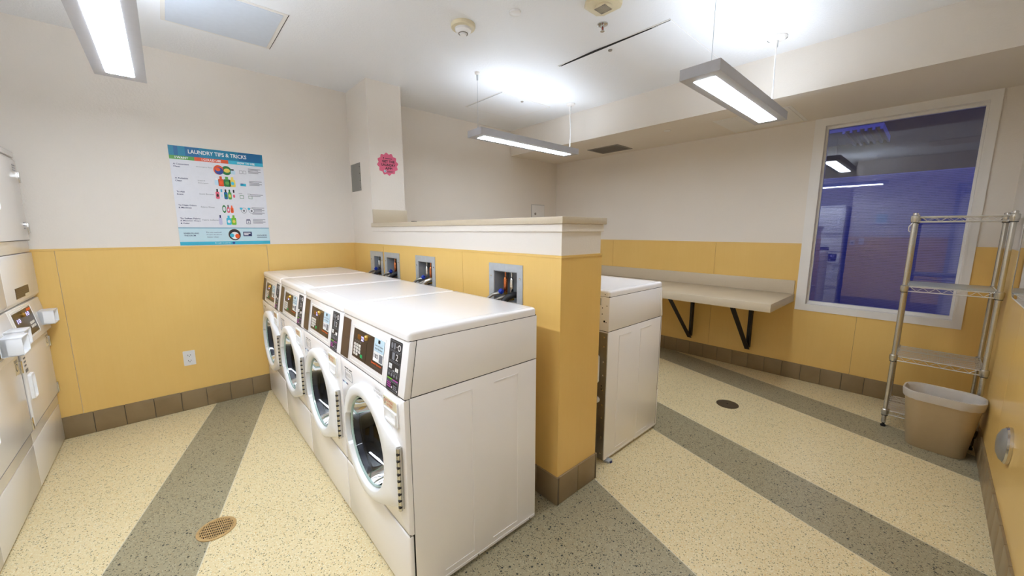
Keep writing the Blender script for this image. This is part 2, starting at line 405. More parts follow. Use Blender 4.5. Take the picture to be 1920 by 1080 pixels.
# window
w = empty('window_1', (XF, 0, 0)); struct(w)
m = MB(); panel(m, 'x', 0, -.014, WY0 - .040, WY1 + .064, WZ0 - .048, ZS - .001, [(WY0, WY1, WZ0, WZ1)], 'trimwhite'); m.build('window_casing', w, 0)
m = MB(); panel(m, 'x', -.017, .085, WY0 - .003, WY1 + .003, WZ0 - .003, WZ1 + .003, [(WY0 + .010, WY1 - .010, WZ0 + .010, WZ1 - .010)], 'trimwhite')
panel(m, 'x', .045, .085, WY0, WY1, WZ0, WZ1, [(WY0 + .024, WY1 - .022, WZ0 + .034, WZ1 - .030)], 'trimwhite'); m.build('window_frame', w, 0)
MB().box(.062, .068, WY0 + .02, WY1 - .018, WZ0 + .03, WZ1 - .026, 'pane').build('window_pane', w, 0)

# outside the window: ribbed fence and a dark building at dusk
m = MB()
for k in range(112):
    z = 0.0 + k * .0179; m.prism([(6.205, z), (6.186, z + .0005), (6.190, z + .0152), (6.205, z + .0152)], 'y', -.9, 2.4, 'siding')
m.box(6.2, 6.24, -.9, 2.4, 0, 2.012, 'dusk'); struct(m.build('exterior_fence', smooth=0))
struct(MB().box(7.6, 7.7, -3, 6, -.1, 4.5, 'dusk').build('exterior_wall', smooth=0))
struct(MB().box(XF + T, 9, -4, 7, -.2, -.1, 'dusk').build('exterior_ground', smooth=0))
m = MB().box(6.6, 7.6, .56, 1.6, 2.62, 2.66, 'siding')
for k in range(6): m.box(6.55, 7.6, .56 + k * .07, .585 + k * .07, 2.58, 2.62, 'siding')
struct(m.build('exterior_canopy', smooth=0))

# rear door, seen only in the window's reflection
d = empty('door_1', (XREAR, -.66, 0)); struct(d)
MB().box(.002, .03, -.45, .45, .005, 2.05, 'enamel2').build('door_leaf', d, 0)
m = MB(); panel(m, 'x', 0, .045, -.50, .50, 0, 2.10, [(-.45, .45, 0, 2.05)], 'fixture'); m.build('door_frame', d, 0)
MB().box(.03, .085, .12, .42, 1.93, 2.0, 'fixture').tube([(.06, .40, 2.01), (.22, .55, 2.01), (.05, .74, 2.05)], .008, 'fixture').build('door_closer', d)

# ------------------------------------------------------------------ half-wall ledge and bits
o = tag(empty('wall_ledge', (0, 0, 1.391)), 'beige laminate ledge capping the white and maple half wall', 'ledge')
MB().box(HX0 - .020, HX1 + .020, HY - .020, YC, 0, .032, 'lam', .003).build('ledge_top', o)
MB().box(HX0 - .002, HX1 + .010, YC - .016, YC - .0005, .033, .148, 'lam', .002).build('end_splash', o)
tag(MB().box(1.600, 1.645, 3.06, 3.09, 1.4232, 1.444, 'black', .003).build('door_stop'), 'small black block lying on the beige ledge by the white column', 'block')

# ------------------------------------------------------------------ folding counter along the window wall
c = tag(empty('wall_counter', (XF, 0, 0)), 'long beige laminate folding counter on black brackets under the far wall', 'counter')
MB().box(-.755, -.0062, .795, YW - .008, .722, .790, 'lam', .003).build('counter_top', c)
MB().box(-.026, -.0062, .800, YW - .008, .7905, .912, 'lam', .002).build('backsplash', c)
for y in (1.125, 1.690, 2.45, 3.2):
    b = MB(); t_ = .005; wd = .042
    b.box(-.0115, -.0065, y - wd / 2, y + wd / 2, .215, .7215, 'black').box(-.045, -.0115, y - t_ / 2 - .015, y + t_ / 2 - .015, .215, .7215, 'black')
    b.box(-.60, -.0115, y - wd / 2, y + wd / 2, .7165, .7215, 'black').box(-.60, -.0115, y - t_ / 2 - .015, y + t_ / 2 - .015, .685, .7165, 'black')
    p0, p1 = Vector((-.565, y, .715)), Vector((-.020, y, .205)); dr = (p1 - p0).normalized(); nr = Vector((-dr.z, 0, dr.x)); nr = nr if nr.z < 0 else -nr
    def quadbar(y0, y1, n0, n1):
        A = [(p0 + nr * n0), (p0 + nr * n1)]; B = [(p1 + nr * n0), (p1 + nr * n1)]
        b.prism([(A[0].x, A[0].z), (B[0].x, B[0].z), (B[1].x, B[1].z), (A[1].x, A[1].z)], 'y', y0, y1, 'black')
    quadbar(y - wd / 2, y + wd / 2, .010, .016); quadbar(y + wd / 2 - .005, y + wd / 2, -.03, .012)
    b.build('bracket', c, 0)

# ------------------------------------------------------------------ washers
W, D, H = 0.6288, 0.6360, 1.030
HZC, HZH = 0.503, 0.118          # hinge centre height and half length
DC = (0.314, 0.5210)              # door centre (local y, z)
def Fw(u, v, off=0.0):           # front face; u to the viewer's right, v up
    return (-off, W - u, v)
KS = .03 / .19
def Fc(u, v, off=0.0):           # slanting control face
    n = Vector((-1, 0, KS)).normalized(); x = .002 + KS * (v - .797)
    return (x + n.x * off, W - u, v + n.z * off)
def contour(N=96, hinge=True):
    R = .2330; cy, cz = DC; pts = []
    hy = .034
    base = [(cy + R * math.cos(2 * PI * k / 180), cz + R * math.sin(2 * PI * k / 180)) for k in range(180)] + [(hy, HZC + HZH), (hy, HZC - HZH)]
    base.sort(); hull = []
    def half(ps):
        h = []
        for p in ps:
            while len(h) > 1 and (h[-1][0] - h[-2][0]) * (p[1] - h[-2][1]) - (h[-1][1] - h[-2][1]) * (p[0] - h[-2][0]) <= 0: h.pop()
            h.append(p)
        return h
    hull = half(base)[:-1] + half(base[::-1])[:-1]
    angs = [2 * PI * k / N for k in range(N)]
    for c in (math.atan2(HZC + HZH - cz, hy - cy) % (2 * PI), math.atan2(HZC - HZH - cz, hy - cy) % (2 * PI)):   # snap samples to the hinge corners
        i = min(range(N), key=lambda k: abs(angs[k] - c)); angs[i] = c
    out = []
    for a in angs:
        dx, dz = math.cos(a), math.sin(a); best = 0
        for p, q in zip(hull, hull[1:] + hull[:1]):
            ex, ez = q[0] - p[0], q[1] - p[1]; den = dx * ez - dz * ex
            if abs(den) < 1e-12: continue
            t = ((p[0] - cy) * ez - (p[1] - cz) * ex) / den; s_ = ((p[0] - cy) * dz - (p[1] - cz) * dx) / den
            if t > 0 and -1e-6 <= s_ <= 1 + 1e-6: best = max(best, t)
        out.append((a, best))
    return out
CON = contour()

def screw(mb, p, ax, r=.004, m='chrome'): mb.lathe([(r, 0), (r, .0012), (r * .6, .002)], p, ax, m, 10)

def make_washer(number, seed):
    root = empty('washing_machine')
    # cabinet: open at the front
    c = MB(); x0 = .0228
    c.box(x0, D, 0, .008, .018, .796, 'enamel', .002); c.box(x0, D, W - .008, W, .018, .796, 'enamel', .002)
    c.box(x0, D - .002, .008, W - .008, .018, .026, 'enamel'); c.box(x0, D - .002, .008, W - .008, .788, .7958, 'enamel'); c.box(D - .008, D, .008, W - .008, .026, .788, 'enamel')
    for yy, sg in ((0, -1), (W, 1)):
        def Fs(u, v, off=0.0, yy=yy, sg=sg): return (u, yy + sg * off, v)
        for a, b in ((.143, .283), (.381, .523)):
            c.rect(Fs, a + .012, b, .755, .758, .0016, 'enamel').rect(Fs, b - .003, b, .058, .757, .0016, 'enamel').rect(Fs, a, b, .056, .0585, .0016, 'enamel')
        c.rect(Fs, x0 + .004, D - .004, .0305, .0325, .0012, 'enamel')
        for xx in (.30, .60): screw(c, (xx, yy, .024), (0, sg, 0))
    c.build('cabinet', root)
    MB().box(.004, .05, .0022, W - .0022, .2800, .2900, 'greyplate').box(.008, D - .004, .0022, W - .0022, .789, .8035, 'gap').box(.036, D - .004, .0022, W - .0022, .990, .999, 'gap').box(.016, .028, .0018, .006, .03, .79, 'gap').box(.016, .028, W - .006, W - .0018, .03, .79, 'gap').prism([(.0245, .797), (.0545, .996), (.064, .996), (.034, .797)], 'y', .0018, W - .0018, 'gap').build('seam_shade', root, 0)  # coloured strips stand in for shade in the panel seams, greyer at the kick
    u = MB(); u.prism([(.0292, .7995), (.0597, .9938), (D, .9938), (D, .7995)], 'y', 0, W, 'enamel', .0015); u.build('upper_panel', root)
    lid = MB(); lid.loft([[(a, b, z) for a, b in rrect(.027 + i, D - i, i, W - i, .016 - i * .5, 5)] for i, z in ((0.001, .9962), (0, .9972), (0, H - .014), (.0011, H - .0085), (.0041, H - .0041), (.0085, H - .0011), (.014, H))], 'enamel', True, True, True); lid.box(.09, D - .035, .03, W - .03, H - .0005, H + .0008, 'enamel', .0005, 1); lid.build('lid', root)
    # front panel with the round opening
    f = MB(); z0, z1 = .2862, .7945; N = 96; cy, cz = DC
    angs = sorted([2 * PI * k / N for k in range(N)] + [math.atan2(b - cz, a - cy) % (2 * PI) for a in (0, W) for b in (z0, z1)])
    def edge(a, ins):
        dx, dz = math.cos(a), math.sin(a); t = 9
        for lim, dd, cc in ((W - ins, dx, cy), (ins, dx, cy), (z1 - ins, dz, cz), (z0 + ins, dz, cz)):
            if abs(dd) > 1e-9 and (lim - cc) / dd > 0: t = min(t, (lim - cc) / dd)
        return (cy + dx * t, cz + dz * t)
    loops = [[(.018, cy + .206 * math.cos(a), cz + .206 * math.sin(a)) for a in angs], [(0, cy + .210 * math.cos(a), cz + .210 * math.sin(a)) for a in angs],
             [(0, *edge(a, .012)) for a in angs], [(.0035, *edge(a, .0035)) for a in angs], [(.012, *edge(a, 0)) for a in angs], [(.0205, *edge(a, 0)) for a in angs]]
    f.loft(loops, 'enamel')
    f.rect(Fw, .535, .536, .64, .70, .0004, 'enamel')
    f.build('front_panel', root)
    k = MB(); k.box(0, .0205, 0, W, .016, .2836, 'enamel', .008, 3); k.build('kick_panel', root)
    for xx in (.05, D - .05):
        for yy in (.05, W - .05): MB().lathe([(.020, 0), (.020, .006), (.008, .007), (.008, .019)], (xx, yy, 0), (0, 0, 1), 'rubber', 16).build('foot', root)
    # control head
    h = MB(); h.prism([(.0065, .797), (.002, .802), (.0315, .988), (.036, .9938), (.0572, .9938), (.0267, .797)], 'y', 0, W, 'enamel', .0018); h.build('control_panel', root)
    b = MB(); b.rect(Fc, .004, .098, .806, .978, .0012, 'brown', .006); b.rect(Fc, .006, .096, .893, .8936, .0014, 'ink'); b.build('card_panel', root)
    s = MB(); s.ringrect(Fc, .126, .458, .815, .964, .0022, .0016, 'white')
    s.rect(Fc, .141, .447, .833, .953, .0012, 'darkbrown', .002)
    s.rect(Fc, .186, .222, .914, .934, .0018, 'amber'); dsp = s.build('display', root)
    q = MB(); q.text('22', Fc, .226, .914, .024, .018, .0020, 'digit', bold=.02); q.build('digits', dsp)
    q = MB()
    for i in range(3):
        for j in range(4):
            if j == 3 and i == 2: continue
            q.rect(Fc, .157 + i * .026, .176 + i * .026, .884 - j * .0128, .894 - j * .0128, .003, 'key', .002)
    q.build('keypad', dsp)
    q = MB()
    for i in range(4): q.rect(Fc, .158 + i * .020, .167 + i * .020, .901, .906, .0016, 'greyink')
    q.build('indicator_row', dsp); MB().rect(Fc, .286, .2875, .842, .918, .0018, 'ink').build('card_slot', dsp)
    q = MB(); q.rect(Fc, .232, .251, .846, .858, .003, 'green', .002); q.build('start_key', dsp)
    q = MB(); q.lathe([(.012, 0), (.012, .006), (.008, .012), (.002, .014)], Fc(.282, .936), (-1, 0, KS), 'brass', 20); q.build('knob', dsp)
    q = MB(); q.rect(Fc, .356, .446, .867, .954, .0018, 'white', .002).rect(Fc, .356, .446, .905, .954, .0021, 'paleblue', .002)
    q.rect(Fc, .392, .410, .938, .951, .0024, 'ink', .002)
    q.text('Scan to Select', Fc, .401, .925, .076, .0075, .0026, 'ink', 'C').text('this Machine', Fc, .401, .913, .066, .0075, .0026, 'ink', 'C')
    q.text(number, Fc, .364, .880, .038, .016, .0026, 'ink', bold=.01).rect(Fc, .411, .440, .871, .900, .0024, 'greyink'); q.build('card_label', dsp)
    q = MB(); q.text('Speed Queen', Fc, .343, .8525, .095, .0095, .0022, 'orange', bold=.03).text('Commercial Laundry', Fc, .347, .843, .088, .0052, .0022, 'greyink'); q.build('lettering', dsp)
    g = MB(); g.rect(Fc, .488, .584, .798, .980, .0012, 'ink', .006); zs = [.803, .832, .862, .886, .915, .944, .976]
    for a, bb in ((.803, .834), (.837, .866), (.869, .902), (.905, .939), (.942, .975)): g.ringrect(Fc, .493, .579, a, bb, .0012, .0016, 'greyink')
    g.disc(Fc, .508, .958, .008, .011, .0018, 'greyink').rect(Fc, .522, .534, .947, .969, .0018, 'greyink', .003).disc(Fc, .563, .958, .010, .011, .0018, 'white').disc(Fc, .563, .958, .006, .007, .0020, 'ink').rect(Fc, .543, .547, .956, .960, .0018, 'white')
    g.rect(Fc, .515, .535, .910, .935, .0018, 'greyink').text('2', Fc, .543, .912, .018, .022, .0018, 'white')
    for i in range(2):
        for j in range(2):
            g.rect(Fc, .498 + i * .012, .508 + i * .012, .886 - j * .009, .894 - j * .009, .0018, 'white'); g.rect(Fc, .548 + i * .012, .558 + i * .012, .881 - j * .007, .887 - j * .006, .0018, 'white')
    g.rect(Fc, .531, .540, .872, .874, .0018, 'white')
    for i in range(4): g.disc(Fc, .504 + i * .020, .857, .006, .006, .0018, 'greyink', 10)
    g.rect(Fc, .495, .536, .8405, .844, .0020, 'lime').rect(Fc, .536, .577, .8405, .844, .0020, 'magenta')
    for i in range(3):
        for j in range(3): g.rect(Fc, .497 + i * .010, .504 + i * .010, .826 - j * .007, .830 - j * .007, .0018, 'magenta'); g.rect(Fc, .545 + i * .009, .551 + i * .009, .821 - j * .006, .825 - j * .006, .0018, 'greyink')
    g.rect(Fc, .530, .536, .812, .818, .0018, 'white').rect(Fc, .573, .577, .808, .814, .0018, 'white'); g.build('instruction_strip', root)
    # labels on the front
    l = MB(); l.ringrect(Fw, .062, .146, .710, .752, .0016, .0008, 'greyink').text('16 LG.', Fw, .074, .726, .058, .016, .0010, 'vent').rect(Fw, .058, .102, .759, .763, .0008, 'ink').rect(Fw, .112, .146, .759, .763, .0008, 'ink')
    l.rect(Fw, .020, .037, .684, .690, .0008, 'navy').rect(Fw, .041, .064, .684, .690, .0008, 'paleblue').rect(Fw, .068, .086, .684, .690, .0008, 'navy'); l.build('front_label', root)
    l = MB(); l.text('LIQUID', Fw, .394, .766, .048, .009, .0008, 'vent').text('DETERGENT', Fw, .376, .751, .082, .009, .0008, 'vent').text('ONLY', Fw, .398, .736, .038, .009, .0008, 'vent'); l.build('liquid_only_lettering', root)
    def Fd(u, v, off=0.0): return Fw(u + .025, v + .014, off)
    dr = MB(); dr.rect(Fd, .452, .566, .666, .764, .006, 'plastic', .010, seg=5); dr.rect(Fd, .456, .562, .7255, .760, .0068, 'cream_plastic', .004)
    # scoop below the label
    pr = [(.462, .556, .676, .720, .0064), (.468, .550, .681, .716, .0064)]
    dr.loft([[Fd(a, b, o) for a, b in rrect(u0, u1, v0, v1, .007, 5)] for u0, u1, v0, v1, o in ((.460, .558, .673, .722, .0064), (.462, .556, .675, .720, .0105), (.467, .551, .680, .715, .0105), (.472, .546, .684, .706, .0066))], 'plastic', True, False, True)
    dr = dr.build('detergent_drawer', root)
    q = MB(); q.disc(Fd, .468, .743, .008, .011, .0072, 'ink').disc(Fd, .468, .743, .006, .0085, .0074, 'cream_plastic').rect(Fd, .4665, .4695, .737, .749, .0078, 'redink')
    q.text('NO PODS', Fd, .480, .745, .056, .010, .0076, 'redink', bold=.01).text('IN TRAY', Fd, .487, .731, .046, .009, .0076, 'redink', bold=.01); q.build('warning_lettering', dr)
    # door
    def dep(a, r): # thins towards the hinge
        y = r * math.cos(a); return .029 if y > -.17 else .029 - (.012 * min(1, (-y - .17) / .11))
    def in_notch(a): return -0.42 < ((a + PI) % (2 * PI) - PI) < 0.29
    d = MB(); LO = []
    def P(a, r, x): return (x, DC[0] + r * math.cos(a), DC[1] + r * math.sin(a))
    LO.append([P(a, r - .002, .001) for a, r in CON]); LO.append([P(a, r, -dep(a, r) + .013) for a, r in CON])
    LO.append([P(a, r - .003, -dep(a, r) + .005) for a, r in CON]); LO.append([P(a, r - .011, -dep(a, r - .011)) for a, r in CON])
    LO.append([P(a, .2025 if in_notch(a) else .193, -.0292) for a, r in CON])
    LO.append([P(a, .2010 if in_notch(a) else .1885, -.008 if in_notch(a) else -.0265) for a, r in CON])
    LO.append([P(a, .1845, -.0075 if in_notch(a) else -.016) for a, r in CON]); LO.append([P(a, .1825, -.007) for a, r in CON]); LO.append([P(a, .1825, .02) for a, r in CON])
    d.loft(LO, 'plastic'); door = d.build('door', root, 40)
    MB().lathe([(.1825, .008), (.1825, -.003), (.1800, -.006), (.176, -.004), (.1745, .002)], (-.0085, *DC), (1, 0, 0), 'glassedge', 64, False, False).build('glass_rim', door)
    MB().lathe([(.176, -.012), (.171, .01), (.158, .06), (.132, .10), (.08, .128), (.002, .135)], (0, *DC), (1, 0, 0), 'glass', 64, False, True).build('door_glass', door)
    hn = [P(a, .2006 if k == 0 else .186, -.0095) for k in (0, 1) for a in ([-.39 + .066 * i for i in range(11)] if k == 0 else [.27 - .066 * i for i in range(11)])]
    q = MB(); q.face(hn, 'drum'); q.face([(p[0] + .001, p[1], p[2]) for p in hn][::-1], 'drum'); q.build('door_handle', door)
    q = MB(); yh = .036
    q.box(-.017, -.001, yh - .012, yh - .001, HZC - HZH, HZC + HZH, 'chrome')
    q.tube([(-.0135, yh - .009, HZC - HZH), (-.0135, yh - .009, HZC + HZH)], .0085, 'chrome', 12)
    for i in range(9): q.box(-.0228, -.012, yh - .0178, yh - .009, HZC - .106 + i * .0250, HZC - .099 + i * .0250, 'ink')
    q.build('hinge', door)
    MB().lathe([(.208, .031), (.232, .05), (.232, .40), (.226, .415), (.05, .43), (.001, .43)], (0, *DC), (1, 0, 0), 'drum', 48, False, True).lathe([(.1835, .03), (.208, .031)], (0, *DC), (1, 0, 0), 'rubber', 48, False, False).build('drum', root)
    return root

GW = 'front-load washers in a row along the half wall'
w4 = make_washer('182', 1)
PITCH = .6336; WX = .530
def place_washer(o, i, label):
    o.location = (WX, HY - .0005 + PITCH * i, 0); tag(o, label, 'washer', GW)
place_washer(w4, 0, 'white front-load washer nearest the camera, whole right side panel showing')
def relabel(o, number):
    for ch in o.children:
        if ch.name.startswith('display'):
            for g in ch.children:
                if g.name.startswith('card_label'):
                    q = MB(); q.rect(Fc, .356, .446, .867, .954, .0018, 'white', .002).rect(Fc, .356, .446, .905, .954, .0021, 'paleblue', .002)
                    q.rect(Fc, .392, .410, .938, .951, .0024, 'ink', .002)
                    q.text('Scan to Select', Fc, .401, .925, .076, .0075, .0026, 'ink', 'C').text('this Machine', Fc, .401, .913, .066, .0075, .0026, 'ink', 'C')
                    q.text(number, Fc, .364, .880, .038, .016, .0026, 'ink', bold=.01).rect(Fc, .411, .440, .871, .900, .0024, 'greyink')
                    n = q.build('card_label'); g.data = n.data; bpy.data.objects.remove(n)
for i, lab, num in ((1, 'white front-load washer directly behind the nearest washer in the row', '181'), (2, 'white front-load washer third from the camera, second from the poster wall', '180'), (3, 'white front-load washer at the far end of the row, beside the poster wall', '179')):
    o = copy_tree(w4); place_washer(o, i, lab); relabel(o, num)

# machine with its back to the other side of the half wall
m5 = copy_tree(w4); m5.location = (1.777 + D, 1.161 + W, 0); m5.rotation_euler = (0, 0, PI)
tag(m5, 'lone white laundry machine beyond the half wall, bare steel back showing', 'washer')
del m5['group']
# its back (local x = D side)
bp = MB(); bp.box(D + .0005, D + .0045, .004, W - .004, .02, .790, 'backsteel', .001)
def Fb(u, v, off=0.0): return (D + .0045 + off, u, v)
for yy in (W - .022, .022):
    for zz in (.06, .16, .28, .36, .45, .54, .62, .71, .765): screw(bp, Fb(yy, zz), (1, 0, 0), .005)
bp.loft([[Fb(a, b, o) for a, b in rrect(u0, u1, .07, .42, .03, 5)] for u0, u1, o in ((.10, W - .052, .0), (.11, W - .062, .006), (.125, W - .077, .006), (.13, W - .082, .001))], 'backsteel')
for zz in (.455, .475): bp.disc(Fb, W - .03, zz, .004, .004, .001, 'gap')
bp.build('back_panel', m5)
q = MB(); q.box(D + .006, D + .050, W - .13, W - .038, .49, .66, 'plastic', .018, 4); q.build('tub_bulge', m5)
q = MB(); q.lathe([(.018, 0), (.018, .01), (.012, .014)], Fb(W - .056, .385), (1, 0, 0), 'plastic', 20); q.build('drain_cap', m5)
q = MB()
for yy, zz, r in ((W - .03, .855, .006), (W - .018, .85, .003), (W - .045, .93, .003), (W - .045, .895, .003), (W - .016, .945, .003), (W - .03, 1.008, .003)): q.lathe([(r, 0), (r, .0012)], (D + .0002, yy, zz), (1, 0, 0), 'gap', 12)
q.box(D, D + .006, W - .07, W - .055, .945, .985, 'steel_in'); q.build('back_screws', m5)
q = MB(); q.box(D - .06, D - .02, W - .012, W + .022, .001, .012, 'steel').box(D - .048, D - .032, W - .01, W + .03, .001, .008, 'navy'); q.build('leveling_clip', m5)

# ------------------------------------------------------------------ stacked machines on the left
SW = .636
def Fk(u, v, off=0.0): return (off, u, v)
def Fkc(u, v, off=0.0):
    n = Vector((1, 0, .16)).normalized(); x = .030 - .16 * (v - .757)
    return (x + n.x * off, u, v + n.z * off)
def make_stack():
    r = empty('stacked_dryer')
    DB = .70
    MB().box(-DB, 0, 0, SW, .012, .2535, 'enamel2', .004).build('pedestal', r)
    for xx in (-.05, -DB + .05):
        for yy in (.05, SW - .05): MB().lathe([(.018, 0), (.018, .014)], (xx, yy, 0), (0, 0, 1), 'rubber', 14).build('foot', r)
    MB().box(-DB, 0, 0, SW, .2575, .7535, 'enamel2', .004).build('lower_cabinet', r)
    d = MB(); d.box(.0006, .012, .030, SW - .022, .335, .742, 'enamel2', .006, 3); d.rect(Fk, .034, SW - .026, .338, .340, .0128, 'greyink'); d = d.build('lower_door', r)
    h = MB(); h.loft([[Fk(a, b, o) for a, b in rrect(u0, u1, v0, v1, .008, 4)] for u0, u1, v0, v1, o in ((.062, .128, .475, .612, .0118), (.064, .126, .477, .610, .024), (.070, .120, .483, .604, .026), (.074, .116, .49, .597, .015))], 'plastic', True, False, True); h.build('handle', d)
    for zz in (.37, .675): MB().box(.0004, .017, SW - .020, SW - .002, zz - .032, zz + .032, 'chrome', .002).build('hinge', d)
    l = MB(); l.rect(Fk, SW - .10, SW - .045, .655, .730, .0126, 'cream_plastic').disc(Fk, SW - .072, .690, .018, .020, .0130, 'greyink').disc(Fk, SW - .072, .690, .012, .014, .0134, 'cream_plastic')
    for k in range(3): l.rect(Fk, SW - .095, SW - .05, .715 + k * .005, .7175 + k * .005, .0131, 'greyink')
    l.build('label', d)
    l = MB()
    for k in range(3): l.rect(Fk, .045, .080, .700 - k * .020, .709 - k * .020, .0126, 'greyink')
    l.rect(Fk, .048, .095, .628, .645, .0126, 'greyink'); l.build('label', d)
    c = MB(); c.prism([(.030, .757), (-.002, .957), (-DB, .957), (-DB, .757)], 'y', 0, SW, 'enamel2', .004); c.build('control_panel', r)
    s = MB(); s.rect(Fkc, .045, .385, .795, .935, .0012, 'darkbrown', .003).ringrect(Fkc, .030, .400, .785, .945, .002, .0014, 'white'); s = s.build('display', r)
    q = MB(); q.text('10', Fkc, .085, .880, .055, .022, .002, 'digit').text('10', Fkc, .27, .893, .055, .022, .002, 'digit'); q.build('digits', s)
    q = MB()
    for i in range(3):
        for j in range(2): q.rect(Fkc, .27 + i * .030, .295 + i * .030, .825 + j * .020, .838 + j * .020, .003, 'key')
    q.build('keypad', s); q = MB()
    for i in range(3):
        for j in range(2): q.rect(Fkc, .13 + i * .020, .142 + i * .02, .805 + j * .014, .813 + j * .014, .003, 'key')
    q.build('selector_keys', s)
    MB().lathe([(.014, 0), (.014, .008), (.008, .014)], Fkc(.20, .912), (1, 0, .16), 'brass', 20).build('knob', s)
    q = MB(); q.rect(Fkc, .30, .375, .917, .930, .002, 'orange'); q.build('lettering', s)
    b = MB(); y0, y1, z0, z1 = .470, .588, .803, .884
    b.box(.012, .074, y0, y0 + .006, z0, z1, 'plastic', .001).box(.012, .074, y1 - .006, y1, z0, z1, 'plastic', .001).box(.012, .074, y0, y1, z0, z0 + .006, 'plastic', .001).box(.012, .074, y0, y1, z1 - .006, z1, 'plastic', .001).box(.010, .030, y0, y1, z0, z1, 'plastic')
    b.build('reader_box', r)
    u = MB(); u.prism([(-DB, .961), (-.012, .961), (.006, .985), (.006, 1.230), (-DB, 1.230)], 'y', 0, SW, 'enamel2', .004); u = u.build('upper_panel', r)
    q = MB(); q.rect(Fk, .165, .42, 1.000, 1.056, .0072, 'brown')
    for k in range(5): q.rect(Fk, .170, .415, 1.006 + k * .010, 1.0095 + k * .010, .0076, 'bronze_dark')
    q.rect(Fk, .33, .415, .998, 1.012, .0078, 'cream_plastic'); q.build('notice_label', u)
    MB().box(-DB, 0, 0, SW, 1.234, 1.778, 'enamel2', .004).build('upper_cabinet', r)
    MB().box(-DB, .006, 0, SW, 1.782, 1.815, 'enamel2', .006).build('top', r)
    d = MB(); d.box(.0006, .012, .022, SW - .022, 1.300, 1.764, 'enamel2', .006, 3); d.rect(Fk, .026, SW - .026, 1.303, 1.306, .0128, 'gap'); d = d.build('upper_door', r)
    for zz in (1.375, 1.67): MB().box(.0004, .017, SW - .020, SW - .002, zz - .030, zz + .030, 'chrome', .002).build('hinge', d)
    h = MB(); h.loft([[Fk(a, b, o) for a, b in rrect(u0, u1, v0, v1, .008, 4)] for u0, u1, v0, v1, o in ((.052, .112, 1.46, 1.58, .0118), (.054, .110, 1.462, 1.578, .024), (.060, .104, 1.468, 1.572, .026), (.064, .10, 1.474, 1.566, .015))], 'plastic', True, False, True); h.build('handle', d)
    l = MB()
    for k in range(3): l.rect(Fk, SW - .10, SW - .055, 1.37 + k * .016, 1.377 + k * .016, .0127, 'greyink'); l.rect(Fk, SW - .11, SW - .055, 1.70 + k * .014, 1.707 + k * .014, .0127, 'greyink')
    l.build('label', d)
    return r
st = make_stack()
for i, lab in enumerate(('white stacked laundry machine in the corner, touching the poster wall', 'white stacked laundry machine second from the poster wall, with two boxes on its controls', 'white stacked laundry machine third from the poster wall, at the left edge', 'white stacked laundry machine at the camera end of the left bank')):
    o = st if i == 0 else copy_tree(st)
    o.location = (-.627, 3.044 - .64 * i, 0); tag(o, lab, 'dryer', 'stacked machines along the left wall')
    if i == 1:
        for ch in o.children:
            if ch.name.startswith('reader_box'):
                e = ch.copy(); COL.objects.link(e); e.parent = o; e.location = (.030, -.215, .008)

